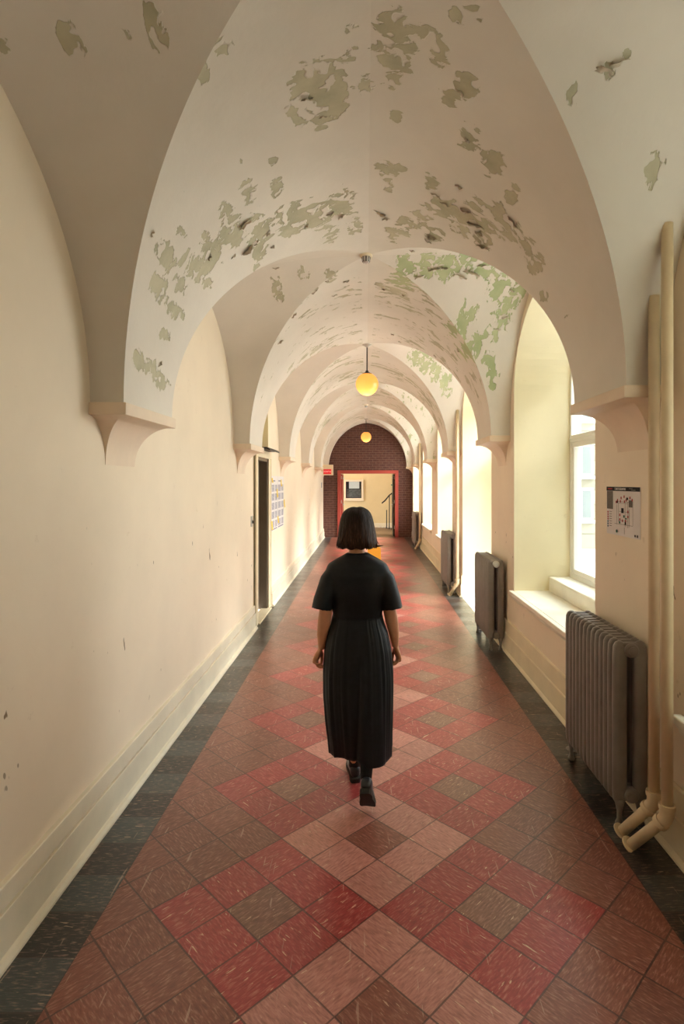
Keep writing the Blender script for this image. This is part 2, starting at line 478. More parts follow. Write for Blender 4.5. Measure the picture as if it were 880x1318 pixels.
def peel_at(p, kind):
    v = 0; g = 0
    for c, r, ys, st, gr in BL:
        dy = (p.y-c.y)/(r*ys)
        if abs(dy) > 1.4: continue
        d2 = ((p.x-c.x)/r)**2+((p.z-c.z)/r)**2+dy*dy
        if d2 < 2: v = max(v, st*(1-d2/2)); g = max(g, gr*(1 if d2 < 1.9 else 0))
    if kind == 'barrel' and p.y > 5.2:
        u = abs(p.x-X0)/1.27
        n = NZ_.noise(Vector((p.x*1.6, p.y*.9, 4.2)))+.5*NZ_.noise(Vector((p.x*4, p.y*2.2, 1.2)))
        v = max(v, (.56+.22*n)*min(1, max(0, (p.z-2.3)/.5))*(1 if u > .04 else .3))
    if kind == 'cross' and p.y > 9.3 and p.x > .25: v = max(v, .62); g = max(g, .6)
    if kind == 'cross': v -= .22
    else: v -= .10
    return v, g
def build_vault():
    bm = B(); uvl = bm.loops.layers.uv.new('UVMap'); pl = bm.verts.layers.float.new('peel'); gl = bm.verts.layers.float.new('green')
    def patch(rows, uvs, kind):
        vs = [[bm.verts.new(p) for p in r] for r in rows]
        for r in vs:
            for v in r: v[pl], v[gl] = peel_at(v.co, kind)
        for i in range(len(vs)-1):
            for j in range(len(vs[0])-1):
                f = bm.faces.new((vs[i][j], vs[i][j+1], vs[i+1][j+1], vs[i+1][j])); f.smooth = True
                for l, (a, b) in zip(f.loops, ((i, j), (i, j+1), (i+1, j+1), (i+1, j))): l[uvl].uv = uvs[a][b]
    N = 56
    for s in (-1, 1):
        hs, zs, rise, wall = side(s); qs = []
        arc = 0; last = None
        for q in range(N+1):
            th = PI/2*q/N; d = hs*math.cos(th); h = rise*fprof(th)
            w = math.cos(finv(min(1, h/(rise*kx(s, d)))))
            if q == N: w = 0
            pt = (d, h); arc += math.dist(pt, last) if last else 0; last = pt
            qs.append((d, h, w, arc))
        for yc in PIERS:
            Mc = 44 if yc < 5 else 24
            ku, kv = (1.15, .8) if yc < 5 else (.7, .72) if yc < 8 else (.45, .5)
            rows, uvs = [], []
            for d, h, w, arc in qs:
                y0 = max(YB, yc-PITCH/2+W*w); y1 = min(YE+.005, yc+PITCH/2-W*w)
                if y1 < y0: y1 = y0
                rows.append([(X0+s*d, y0+(y1-y0)*j/Mc, zs+h) for j in range(Mc+1)])
                uvs.append([((arc*s)*ku+yc*3.3, (y0+(y1-y0)*j/Mc)*kv) for j in range(Mc+1)])
            patch(rows, uvs, 'barrel')
        for yb in BAYS:
            for hf in (-1, 1):
                if yb+hf*W < YB: continue
                Mc = 30
                rows, uvs = [], []
                for d, h, w, arc in qs:
                    r, uu = [], []
                    dw = abs(wall-X0)+.004
                    for j in range(Mc+1):
                        dd = d+(dw-d)*j/Mc
                        r.append((X0+s*dd, min(YE, yb+hf*W*w), zs+rise*kx(s, dd)*h/(rise*kx(s, d))))
                        uu.append((arc*hf+yb*5.1+s*2, dd*s+9))
                    rows.append(r); uvs.append(uu)
                patch(rows, uvs, 'cross')
    return obj('ceiling', bm, M['vault'], kind='structure', smooth=None)
build_vault()

# curled paint flakes hanging from the vault
def build_flakes():
    bm = B(); r = random.Random(11)
    spots = [(318,322,1.3),(330,312,.8),(345,300,.8),(315,288,1.2),(425,275,1.1),(440,278,.9),(395,290,.7),(300,330,.7),(488,274,1.2),(497,281,.9),(556,306,1),(600,272,1.3),(612,290,1.4),
             (622,318,1.5),(617,300,1.2),(560,250,.8),(573,262,.8),(660,285,.9),(590,240,.7),(395,128,.8),(415,150,.6),(592,118,.6),(600,180,.6),(195,300,.6),(205,470,.8),(270,330,.8),(355,345,.7),
             (570,345,1.6),(590,357,2.2),(605,352,1.8),(560,347,1.2),(540,357,1.2),(620,342,1),(658,375,1.2),(650,410,1),(640,425,.9),(530,322,.8),(550,310,.7),(495,372,.8),(520,380,.7),(505,430,.6),(515,440,.6),(590,450,.7),(420,362,.7),(445,362,.8),(405,375,.8),(430,380,.7),
             (360,440,.8),(378,405,.7),(775,95,1.1),(795,85,.9),(560,458,.6),(545,475,.6),(360,380,.6),(350,318,.7)]
    for px, py, sz in spots:
        p = hit_vault(px, py); e = .02
        nx = (vault_z(p.x+e, p.y)-vault_z(p.x-e, p.y))/(2*e); ny = (vault_z(p.x, p.y+e)-vault_z(p.x, p.y-e))/(2*e)
        nx = max(-3, min(3, nx)); ny = max(-3, min(3, ny))
        n = Vector((nx, ny, -1)).normalized()                       # points into the room
        a = r.uniform(-.6, .6); t = Vector((1, 0, nx)).normalized(); t = (t-n*t.dot(n)).normalized(); b = n.cross(t)
        d = (b*math.cos(a)+t*math.sin(a)); sd = n.cross(d)
        wl = sz*r.uniform(.025, .05); ln = sz*r.uniform(.015, .03); rows = []
        for i in range(7):
            f = i/6; an = f*r.uniform(1.2, 1.7); rr = ln
            c = p+n*.003+d*(rr*math.sin(an)*1.0)+n*(rr*(1-math.cos(an)))
            wd = wl*(1-.35*f*f)*(1+.18*math.sin(i*2.3+px))
            rows.append([c+sd*(wd*(j/4-.5)*2)+n*(.006*math.sin(j*1.9+px)) for j in range(5)])
        grid(bm, rows)
    o = obj('paint_flake', bake(bm, [('SOLIDIFY', dict(thickness=.0015))]), M['flake'], smooth=True)
    o['kind'] = 'stuff'; tag(o, 'curled flakes of old paint peeling off the vaulted ceiling', 'peeling paint')
build_flakes()

# ------------------------------------------------------------------ walls
def arch_z(y, yc, hw, zs, zt):
    u = min(1, abs(y-yc)/hw); return zs+(zt-zs)*math.sqrt(max(0, 1-u*u))
def wall_plane(name, X, openings, mat, ztop=4.0):
    """openings: (y0, y1, zbottom, zspring, ztop)"""
    bm = B(); y = YB
    for y0, y1, zb, zs, zt in openings:
        quad(bm, (X, y, 0), (X, y0, 0), (X, y0, ztop), (X, y, ztop))
        if zb > 0: quad(bm, (X, y0, 0), (X, y1, 0), (X, y1, zb), (X, y0, zb))
        n = 40; yc = (y0+y1)/2; hw = (y1-y0)/2
        ys = [yc-hw*math.cos(PI*i/n) for i in range(n+1)]
        for a, b in zip(ys, ys[1:]):
            quad(bm, (X, a, arch_z(a, yc, hw, zs, zt)), (X, b, arch_z(b, yc, hw, zs, zt)), (X, b, ztop), (X, a, ztop))
        y = y1
    quad(bm, (X, y, 0), (X, YE, 0), (X, YE, ztop), (X, y, ztop))
    bmesh.ops.remove_doubles(bm, verts=bm.verts, dist=1e-5)
    return obj(name, bm, mat, kind='structure')
def reveal_bm(bm, Xa, Xb, y0, y1, zb, zs, zt):
    n = 40; yc = (y0+y1)/2; hw = (y1-y0)/2
    pts = [(y0, zb)]+[(yc-hw*math.cos(PI*i/n), arch_z(yc-hw*math.cos(PI*i/n), yc, hw, zs, zt)) for i in range(n+1)]+[(y1, zb)]
    for a, b in zip(pts, pts[1:]):
        if a == b: continue
        quad(bm, (Xa, a[0], a[1]), (Xa, b[0], b[1]), (Xb, b[0], b[1]), (Xb, a[0], a[1]))
    return bm
HW = 1.035; WX = 2.09
SILL = .70
ops = []
for i, yb in enumerate(BAYS):
    if i == 0: continue
    ops.append((yb-HW, yb+HW, 0 if i == 2+1 else SILL-.04, 2.75, 3.56))
wall_right = wall_plane('wall_right', WR, ops, M['wall'])
for i, (y0, y1, zb, zs, zt) in enumerate(ops):
    obj('trim_%d' % (i+1), reveal_bm(B(), WR, WX+.12, y0, y1, zb if zb == 0 else SILL, zs, zt), M['reveal'], kind='structure', smooth=False)
DY0, DY1 = 7.26, 8.14
wall_left = wall_plane('wall_left', WL, [(DY0, DY1, 0, 2.62, 3.05)], M['wall'])

bm = B(); box(bm, WL-.3, WR+.3, YB-.1, YB, 0, 4)
obj('wall_back', bm, M['wall'], kind='structure')

# brick end wall with the door opening
OX0, OX1, OZ = -.875, .995, 2.13
bm = B()
box(bm, WL-.3, OX0, YE, YE+.3, 0, 4); box(bm, OX1, WR+.9, YE, YE+.3, 0, 4); box(bm, OX0, OX1, YE, YE+.3, OZ, 4)
obj('wall_end', bm, M['brick'], kind='structure')

# ------------------------------------------------------------------ corbels under the vault
def corbel(n, s, yc):
    wall, face, zs = (WL, FL, ZL) if s < 0 else (WR, FR, ZR)
    bm = B(); pr = abs(face-wall)+.02; y0, y1 = yc-PH-.02, min(yc+PH+.02, YE-.002); sg = -s
    box(bm, wall, wall+sg*pr, y0, y1, zs-.062, zs+.002, .006)
    rows = []; y1m = yc+PH+.02
    for i in range(15):
        t = i/14; a = t*PI/2
        ins = math.sin(a); z = zs-.06-.25*(1-math.cos(a))              # concave cove
        ins = 1-(1-ins)**1.0
        p = (pr-.008)*(1-ins)+.0015; e = .012+.175*ins
        ya, yb_ = y0+e, min(y1m-e, YE-.002)
        rows.append([(wall, ya, z), (wall+sg*p, ya, z), (wall+sg*p, yb_, z), (wall, yb_, z)])
    vs = [[bm.verts.new(p) for p in r] for r in rows]
    for a, b in zip(vs, vs[1:]):
        for k in range(3): bm.faces.new((a[k], a[k+1], b[k+1], b[k]))
    bm.faces.new(vs[-1])
    bmesh.ops.recalc_face_normals(bm, faces=bm.faces)
    return auto(obj('trim_%d' % n, bm, M['corbel'], kind='structure'), 35)
n = 20
for yc in PIERS:
    if yc < -1: continue
    for s in (-1, 1): corbel(n, s, yc); n += 1

# ------------------------------------------------------------------ baseboards
def base_left(bm, y0, y1):
    prism(bm, [(WL, 0), (WL+.060, 0), (WL+.060, .012), (WL+.050, .028), (WL+.036, .034), (WL+.036, .186), (WL+.034, .190), (WL+.016, .190), (WL+.016, .196), (WL+.026, .196), (WL+.026, .280), (WL+.022, .284), (WL, .284)], y0, y1)
bm = B(); base_left(bm, YB, 7.06); base_left(bm, 8.30, YE)
obj('baseboard_left', bm, M['base'], kind='structure')
def base_right(bm, y0, y1):
    prism(bm, [(WR, 0), (WR-.045, 0), (WR-.045, .012), (WR-.034, .026), (WR-.028, .03), (WR-.028, .196), (WR-.018, .202), (WR-.018, .336), (WR-.008, .342), (WR, .342)], y0, y1)
bm = B(); b3 = BAYS[3-0]
base_right(bm, YB, BAYS[2+1]-HW); base_right(bm, BAYS[3]+HW, YE)
obj('baseboard_right', bm, M['trimw'], kind='structure')

# ------------------------------------------------------------------ windows
def arch_ring(bm, X0_, X1_, y0, y1, zb, zs, zt, w):
    """frame member following an arched opening, with a bottom rail"""
    n = 36; yc = (y0+y1)/2; hw = (y1-y0)/2
    def path(i_):
        h, t = hw-i_, zt-i_
        return [(yc-h, zb+i_)]+[(yc-h*math.cos(PI*k/n), arch_z(yc-h*math.cos(PI*k/n), yc, h, zs, t)) for k in range(n+1)]+[(yc+h, zb+i_)]
    o, i = path(0), path(w); m = len(o)
    for X, f in ((X0_, 1), (X1_, -1)):
        pass
    vo0 = [bm.verts.new((X0_, y, z)) for y, z in o]; vo1 = [bm.verts.new((X1_, y, z)) for y, z in o]
    vi0 = [bm.verts.new((X0_, y, z)) for y, z in i]; vi1 = [bm.verts.new((X1_, y, z)) for y, z in i]
    for k in range(m):
        l = (k+1) % m
        bm.faces.new((vo0[k], vo0[l], vi0[l], vi0[k])); bm.faces.new((vo1[l], vo1[k], vi1[k], vi1[l]))
        bm.faces.new((vi0[k], vi0[l], vi1[l], vi1[k])); bm.faces.new((vo0[l], vo0[k], vo1[k], vo1[l]))
    bmesh.ops.remove_doubles(bm, verts=bm.verts, dist=1e-6)
    bmesh.ops.recalc_face_normals(bm, faces=bm.faces)
    return bm
def rect_ring(bm, xa, xb, y0, y1, z0, z1, w):
    box(bm, xa, xb, y0, y0+w, z0, z1, .004); box(bm, xa, xb, y1-w, y1, z0, z1, .004)
    box(bm, xa, xb, y0+w, y1-w, z0, z0+w, .004); box(bm, xa, xb, y0+w, y1-w, z1-w, z1, .004)
def make_window(n, yb):
    y0, y1 = yb-HW, yb+HW; zb = SILL+.145
    r = bpy.data.objects.new('window_%d' % n, None); C.objects.link(r); r.location = (WX, yb, zb); r['kind'] = 'structure'
    bm = B(); arch_ring(bm, WX, WX+.10, y0+.002, y1-.002, zb, 2.75, 3.555, .045)
    box(bm, WX-.012, WX+.09, y0+.04, y1-.04, 2.215, 2.29, .006); box(bm, WX-.02, WX+.05, y0+.04, y1-.04, 2.24, 2.262, .004)
    box(bm, WX, WX+.09, yb-.035, yb+.035, zb+.04, 3.52, .006)
    auto(obj('window_frame', bm, M['pvc'], r), 35)
    for a, b in ((y0+.042, yb-.033), (yb+.033, y1-.042)):
        bm = B(); rect_ring(bm, WX+.008, WX+.075, a, b, zb+.042, 2.22, .052)
        s = obj('sash', bm, M['pvc'], r)
        bm = B(); box(bm, WX+.045, WX+.051, a+.05, b-.05, zb+.09, 2.17); obj('window_pane', bm, M['glass'], s)
    # upper arched light
    bm = B(); nn = 30; vs = []; h = HW-.046
    pts = [(yb-h, 2.285)]+[(yb-h*math.cos(PI*k/nn), arch_z(yb-h*math.cos(PI*k/nn), yb, h, 2.75, 3.51)) for k in range(nn+1)]+[(yb+h, 2.285)]
    bm.faces.new([bm.verts.new((WX+.048, y, z)) for y, z in pts]); obj('window_pane', bm, M['glass'], r)
    # sill, raised step and apron mould
    bm = B(); box(bm, WR+.0, WX+.05, y0+.001, y1-.001, SILL-.04, SILL); box(bm, WR-.048, WR+.0, y0-.03, y1+.03, SILL-.04, SILL, .007)
    prism(bm, [(WR, SILL-.038), (WR-.036, SILL-.038), (WR-.032, SILL-.055), (WR-.018, SILL-.07), (WR-.014, SILL-.088), (WR, SILL-.088)], y0-.02, y1+.02)
    obj('window_sill', bm, M['sill'], r)
    bm = B(); box(bm, 1.875, WX+.06, y0+.001, y1-.001, SILL-.005, zb+.001, .012); obj('sill_step', bm, M['sill'], r)
    return r
wn = 1
for i, yb in enumerate(BAYS):
    if i in (0, 3): continue
    make_window(wn, yb); wn += 1
# glazed outside door in the alcove that runs down to the floor
yb = BAYS[3]; y0, y1 = yb-HW, yb+HW
r = bpy.data.objects.new('door_1', None); C.objects.link(r); r.location = (WX, yb, 0); r['kind'] = 'structure'
bm = B(); arch_ring(bm, WX, WX+.10, y0+.002, y1-.002, 0.0, 2.75, 3.555, .05); box(bm, WX-.01, WX+.09, y0+.04, y1-.04, 2.215, 2.29, .006)
auto(obj('door_frame', bm, M['pvc'], r), 35)
for a, b in ((y0+.052, yb-.002), (yb+.002, y1-.052)):
    bm = B(); rect_ring(bm, WX+.01, WX+.07, a, b, .05, 2.215, .09); box(bm, WX+.01, WX+.07, a+.08, b-.08, .13, .34, .004)
    s = obj('door_leaf', bm, M['pvc'], r)
    bm = B(); box(bm, WX+.04, WX+.046, a+.085, b-.085, .33, 2.13); obj('door_pane', bm, M['glass'], s)
bm = B(); tube(bm, [(WX+.01, yb+.05, 1.02), (WX-.05, yb+.05, 1.02), (WX-.05, yb+.16, 1.02)], .009); obj('door_handle', bm, M['steel'], r, True)
bm = B(); h = HW-.05; nn = 30
pts = [(yb-h, 2.285)]+[(yb-h*math.cos(PI*k/nn), arch_z(yb-h*math.cos(PI*k/nn), yb, h, 2.75, 3.51)) for k in range(nn+1)]+[(yb+h, 2.285)]
bm.faces.new([bm.verts.new((WX+.048, y, z)) for y, z in pts]); obj('door_pane', bm, M['glass'], r)

# ------------------------------------------------------------------ left door in its arched recess
r = bpy.data.objects.new('door_2', None); C.objects.link(r); r.location = (WL, (DY0+DY1)/2, 0); r['kind'] = 'structure'
obj('door_recess', reveal_bm(B(), WL, WL-.30, DY0, DY1, 0, 2.62, 3.05), M['reveal'], r)
bm = B()                                                                # casing boards on the wall face
box(bm, WL-.02, WL+.028, DY0-.19, DY0+.0, 0, 2.15, .006); box(bm, WL-.02, WL+.014, DY1, DY1+.16, 0, 2.15, .005)
box(bm, WL-.02, WL+.028, DY0-.19, DY1+.16, 2.14, 2.24, .006); box(bm, WL+.005, WL+.04, DY0-.19, DY0-.15, 0, 2.24, .005); box(bm, WL+.005, WL+.022, DY1+.13, DY1+.16, 0, 2.24, .004)
obj('door_casing', bm, M['trimw'], r)
bm = B(); box(bm, WL-.22, WL-.005, DY0, DY0+.04, 0, 2.14, .004); box(bm, WL-.22, WL-.005, DY1-.04, DY1, 0, 2.14, .004); box(bm, WL-.22, WL-.005, DY0, DY1, 2.10, 2.24, .004)
obj('door_frame', bm, M['doorgrey'], r)
bm = B(); box(bm, WL-.16, WL-.12, DY0+.04, DY1-.04, .01, 2.10, .003)
for z0, z1 in ((.12, .62), (.74, 1.3), (1.42, 1.98)):
    rect_ring(bm, WL-.123, WL-.112, DY0+.12, DY1-.12, z0, z1, .02)
leaf = obj('door_leaf', bm, M['doorgrey'], r)
bm = B(); lathe(bm, (WL-.12, DY0+.1, 1.02), [(.0, 0), (.012, 0), (.012, .03), (.026, .04), (.028, .055), (.018, .066), (0, .068)], 16, (1, 0, 0)); obj('door_knob', bm, M['steel'], leaf, True)
bm = B(); box(bm, WL-.2, WL-.194, DY0+.01, DY1-.01, 2.24, 3.04); obj('transom_pane', bm, M['hallwall'], r)
bm = B(); box(bm, WL-.1, WL+.05, DY0-.02, DY1+.02, 0, .02, .004); obj('door_threshold', bm, M['trimw'], r)
o = B(); prism(o, [(WL, 2.243), (WL+.13, 2.243), (WL+.165, 2.225), (WL+.165, 2.242), (WL+.13, 2.266), (WL, 2.266)], 7.3, 8.12)
tag(obj('door_ledge', o, M['black_metal'], loc=(WL, 7.7, 2.24)), 'thin black ledge jutting out of the left wall above the grey door', 'ledge')

# ------------------------------------------------------------------ double doorway in the brick wall
r = bpy.data.objects.new('door_3', None); C.objects.link(r); r.location = ((OX0+OX1)/2, YE, 0); r['kind'] = 'structure'
bm = B()
box(bm, OX0-.06, OX0+.045, YE-.035, YE+.32, 0, OZ-.045, .005); box(bm, OX1-.045, OX1+.06, YE-.035, YE+.32, 0, OZ-.045, .005)
box(bm, OX0-.06, OX1+.06, YE-.035, YE+.32, OZ-.045, OZ+.06, .005)
obj('door_frame', bm, M['reddoor'], r)
for s, x in ((1, OX0+.045), (-1, OX1-.045)):
    bm = B(); box(bm, x, x+s*.045, YE+.30, YE+1.18, .012, OZ-.06, .004)
    for z0, z1 in ((.15, .95), (1.15, 1.95)): box(bm, x+s*.04, x+s*.052, YE+.42, YE+1.06, z0, z1, .004)
    lf = obj('door_leaf', bm, M['reddoor'] if s > 0 else M['black_metal'], r)
    bm = B(); tube(bm, [(x+s*.045, YE+.40, 1.06), (x+s*.10, YE+.40, 1.06), (x+s*.11, YE+.40, 1.05), (x+s*.115, YE+.52, 1.05)], .012, 10); box(bm, x+s*.044, x+s*.054, YE+.36, YE+.44, .99, 1.13, .003)
    obj('door_handle', bm, M['steel'], lf, True)
    bm = B()
    for z in (.25, 1.1, 1.9): box(bm, x-s*.002, x+s*.02, YE+.27, YE+.31, z, z+.11, .003)
    obj('hinge', bm, M['steel'], lf)
    bm = B(); box(bm, x+s*.05, x+s*.10, YE+.33, YE+.55, 1.90, 1.96, .006); obj('door_closer', bm, M['steel'], lf)

# ------------------------------------------------------------------ hall beyond
HY0, HY1 = YE+.3, 22.75
bm = B(); quad(bm, (-4, HY0-.3, -.002), (4.5, HY0-.3, -.002), (4.5, HY1, -.002), (-4, HY1, -.002)); obj('floor_hall', bm, M['hallfloor'], kind='structure')
bm = B(); quad(bm, (-4, HY0, 3.1), (4.5, HY0, 3.1), (4.5, HY1, 3.1), (-4, HY1, 3.1)); obj('ceiling_hall', bm, M['hallwall'], kind='structure')
bm = B(); box(bm, -4, 4.5, HY1, HY1+.1, 0, 3.1); obj('wall_hall', bm, M['hallwall'], kind='structure')
bm = B(); box(bm, -4.1, -4, HY0, HY1, 0, 3.1); box(bm, 4.5, 4.6, HY0, HY1, 0, 3.1); obj('wall_hall_side', bm, M['hallwall'], kind='structure')
bm = B(); box(bm, -4, 4.5, HY1-.03, HY1, 0, .17, .008); obj('baseboard_hall', bm, M['trimw'], kind='structure')

# ------------------------------------------------------------------ radiators
def radiator(loc, label):
    """14 two-column sections; origin at the floor, near end, against the wall; runs along +Y"""
    R = thing('radiator', label, 'radiator', loc, 'grey column radiators along the window wall')
    L = R.location; NS = 13; st = .059; xf, xb = 1.345, 1.452
    for k in range(NS):
        y = L.y+.03+k*st; bm = B()
        zb, zt = .115, .975
        for x in (xf, xb):
            rows = []
            for z, a, b_ in ((zb, .020, .014), (zb+.02, .034, .0235), (zb+.07, .0365, .0245), (zt-.09, .0365, .0245), (zt-.03, .033, .0235), (zt-.008, .022, .018), (zt, .010, .008)):
                rows.append([(x+a*math.copysign(abs(math.cos(t))**.75, math.cos(t)), y+b_*math.copysign(abs(math.sin(t))**.75, math.sin(t)), z) for t in [2*PI*i/14 for i in range(14)]])
            loft(bm, rows)
        # cross webs that join the two columns, top and bottom
        for z0, z1 in ((.905, .968), (.13, .20)):
            box(bm, xf, xb, y-.020, y+.020, z0, z1, .012)
        # hubs between sections
        for z in (.93, .165):
            lathe(bm, ((xf+xb)/2, y-st/2, z), [(.030, 0), (.030, st)], 14, (0, 1, 0))
        auto(obj('radiator_section', bm, M['radiator'], R), 50)
    for k in (0, NS-1):
        y = L.y+.03+k*st
        for x in (xf, xb):
            bm = B(); lathe(bm, (x, y, 0), [(.0, 0), (.021, 0), (.022, .012), (.013, .03), (.013, .07), (.02, .10), (.03, .14)], 12); obj('leg', bm, M['radiator'], R, True)
    for z in (.93, .165):
        bm = B(); lathe(bm, ((xf+xb)/2+.0, L.y+.004, z), [(.038, .006), (.038, -.004), (.031, -.012), (.021, -.013), (.021, -.018), (.010, -.020), (0, -.020)], 20, (0, 1, 0))
        auto(obj('end_plug', bm, M['radiator'], R), 30)
    yv = L.y+.03+NS*st
    bm = B(); tube(bm, [(1.40, yv-.03, .165), (1.40, yv+.07, .165)], .017, 12); lathe(bm, (1.40, yv+.05, .165), [(.026, -.018), (.026, .018)], 6, (0, 1, 0))
    tube(bm, [(1.40, yv+.07, .235), (1.40, yv+.07, .0)], .02, 12); lathe(bm, (1.40, yv+.07, .0), [(.045, 0), (.045, .008), (.022, .016)], 18)
    v = auto(obj('valve', bm, M['radiator'], R), 35)
    bm = B(); lathe(bm, (1.40, yv+.07, .235), [(.0, 0), (.012, 0), (.012, .02), (.034, .024), (.038, .034), (.034, .044), (0, .05)], 14); obj('valve_knob', bm, M['radiator'], v, True)
    return R
RB = 2.995
rad = radiator((0, RB, 0), 'large grey column radiator closest to the camera, below the map poster')
r2 = dup(rad, (0, RB+PITCH, 0), 'second grey column radiator along the window wall, beyond the nearest window sill')
pl_ = [c for c in r2.children if c.name.startswith('end_plug')][0]
pl_.data = pl_.data.copy(); pl_.data.materials[0] = M['steel']; pl_['label'] = 'shiny bare metal plug'
dup(rad, (0, RB+2*PITCH-.02, 0), 'third grey column radiator from the camera, beside a floor-to-vault pipe past the alcove')
dup(rad, (0, RB+4*PITCH, 0), 'smallest and farthest grey radiator, near the brick end wall')

# ------------------------------------------------------------------ heating pipes
def pipe(name, x, y, dxy, label, group, ztop=None, r=.0265, bend=.22):
    zt = (vault_z(x, y)+.03) if ztop is None else ztop
    T = thing('heating_pipe', label, 'pipe', (x, y, 0), group)
    e = Vector((x, y, bend)); foot = Vector((x+dxy[0], y+dxy[1], .0)); d = (foot-e).normalized()
    bm = B(); tube(bm, [(x, y, zt), (x, y, bend+.02)], r, 20); obj('riser', bm, M['pipe'], T, True)
    bm = B(); tube(bm, [e-d*.005, foot-d*.0], r*1.0, 20); obj('slanted_foot', bm, M['pipe'], T, True)
    bm = B(); pts = [Vector((x, y, bend+.06)), Vector((x, y, bend+.015)), e+d*.01, e+d*.045]; tube(bm, pts, r*1.22, 20)
    lathe(bm, (x, y, bend+.05), [(r*1.4, -.012), (r*1.45, 0), (r*1.4, .012)], 20); lathe(bm, e+d*.045, [(r*1.4, -.012), (r*1.45, 0), (r*1.4, .012)], 20, d)
    auto(obj('elbow', bm, M['pipe'], T), 40)
    bm = B(); lathe(bm, foot-d*.014, [(r*1.02, -.004), (r*1.7, -.002), (r*1.75, .004), (r*1.02, .008)], 22, d); auto(obj('floor_collar', bm, M['pipe'], T), 30)
    return T
G = 'cream heating pipes along the window wall'
pipe('a', 1.432, 2.835, (-.115, .115), 'thin cream wall pipe right beside the nearest radiator, shorter of the near pair', G)
pipe('b', 1.435, 2.715, (-.125, .125), 'cream wall pipe at the right edge, taller of the near pair', G)
pipe('c', 1.445, 9.02, (-.11, .10), 'cream wall pipe in front of the third radiator from the camera', G)
pipe('d', 1.445, 15.32, (-.11, .10), 'farthest cream wall pipe, beside the smallest radiator', G)

# ------------------------------------------------------------------ papers and signs
def sheet(bm, X, y0, y1, z0, z1, t=.0012, curl=0.0, nx=-1):
    """paper on a wall at X, facing nx"""
    rows = []
    for i in range(9):
        z = z0+(z1-z0)*i/8; rows.append([(X+nx*(.002+curl*((j/10)**2*.6+(1-i/8)**2*.6)), y0+(y1-y0)*j/10, z) for j in range(11)])
    grid(bm, rows)
T = thing('map_poster', 'paper site map with a black header taped on the tan pier above the nearest radiator', 'poster', (WR, 3.373, 1.5))
bm = B(); sheet(bm, WR, 3.592, 3.153, 1.497, 1.789); obj('paper_sheet', bake(bm, [('SOLIDIFY', dict(thickness=.0008))]), M['paper'], T)
def ink(name, mat, rects, parent, X, nx=-1, d=.0035):
    bm = B()
    for (y0, y1, z0, z1) in rects: box(bm, X+nx*d, X+nx*(d+.0006), min(y0, y1), max(y0, y1), z0, z1)
    o = obj(name, bm, mat, parent); o['kind'] = 'stuff'; return o
def my(f): return 3.592-.439*f          # left to right across the map
def mz(f): return 1.789-.292*f          # top to bottom
ink('header_band', M['blackink'], [(my(0), my(1), mz(.085), mz(0))], T, WR)
ink('info_box', M['greyink'], [(my(.015), my(.21), mz(.47), mz(.09))], T, WR)
rm = random.Random(5)
lines = [(my(a), my(a+.004), mz(d), mz(c)) for a, c, d in ((.33, .36, .78), (.38, .34, .72), (.58, .3, .8), (.66, .3, .82), (.80, .28, .76), (.56, .82, .95), (.70, .44, .8))]
lines += [(my(a), my(b_), mz(c+.006), mz(c)) for a, b_, c in ((.26, .8, .76), (.3, .66, .33), (.35, .8, .30), (.4, .7, .50), (.38, .66, .68))]
lines += [(my(.09), my(.17), mz(c+.01), mz(c)) for c in (.52, .57, .62, .67, .72, .77, .82)]
ink('map_lines', M['greyink'], lines+[(my(.69), my(.79), mz(.40), mz(.26))], T, WR, d=.0032)
ink('legend_marks', M['redink'], [(my(.03), my(.065), mz(c+.035), mz(c)) for c in (.52, .57, .62, .67)], T, WR)
ink('legend_marks', M['blueink'], [(my(.03), my(.065), mz(c+.035), mz(c)) for c in (.72, .77, .82)], T, WR)
ink('map_marks', M['redink'], [(my(a), my(a+.03), mz(c+.05), mz(c)) for a, c in ((.34, .25), (.45, .20), (.54, .17), (.55, .27), (.60, .24), (.71, .19), (.77, .23), (.43, .27), (.65, .47), (.65, .57), (.41, .55), (.41, .64), (.49, .66), (.58, .66), (.30, .29))], T, WR)
ink('map_buildings', M['blackink'], [(my(.47), my(.54), mz(.53), mz(.43)), (my(.62), my(.67), mz(.26), mz(.21)), (my(.33), my(.37), mz(.33), mz(.28)), (my(.57), my(.61), mz(.76), mz(.70)), (my(.85), my(.88), mz(.965), mz(.925)), (my(.92), my(.945), mz(.97), mz(.92))], T, WR)
ink('map_marks', M['greenink'], [(my(.53), my(.57), mz(.62), mz(.57)), (my(.59), my(.63), mz(.65), mz(.62)), (my(.40), my(.44), mz(.75), mz(.70))], T, WR)
bm = B(); lathe(bm, (WR-.0045, my(.33), mz(.915)), [(0, 0), (.010, 0), (.010, -.0006), (0, -.0006)], 16, (1, 0, 0)); obj('compass_mark', bm, M['greenink'], T)
obj('header_lettering', text_mesh('CARTOGRAPHIE', .020, (WR-.0048, my(.44), mz(.045)), (PI/2, 0, -PI/2)), M['paper'], T)
ink('header_marks', M['redink'], [(my(.05), my(.19), mz(.055), mz(.03))], T, WR, d=.0043)
ink('header_marks', M['greyink'], [(my(.70), my(.80), mz(.04), mz(.02)), (my(.76), my(.88), mz(.07), mz(.05))], T, WR, d=.0043)

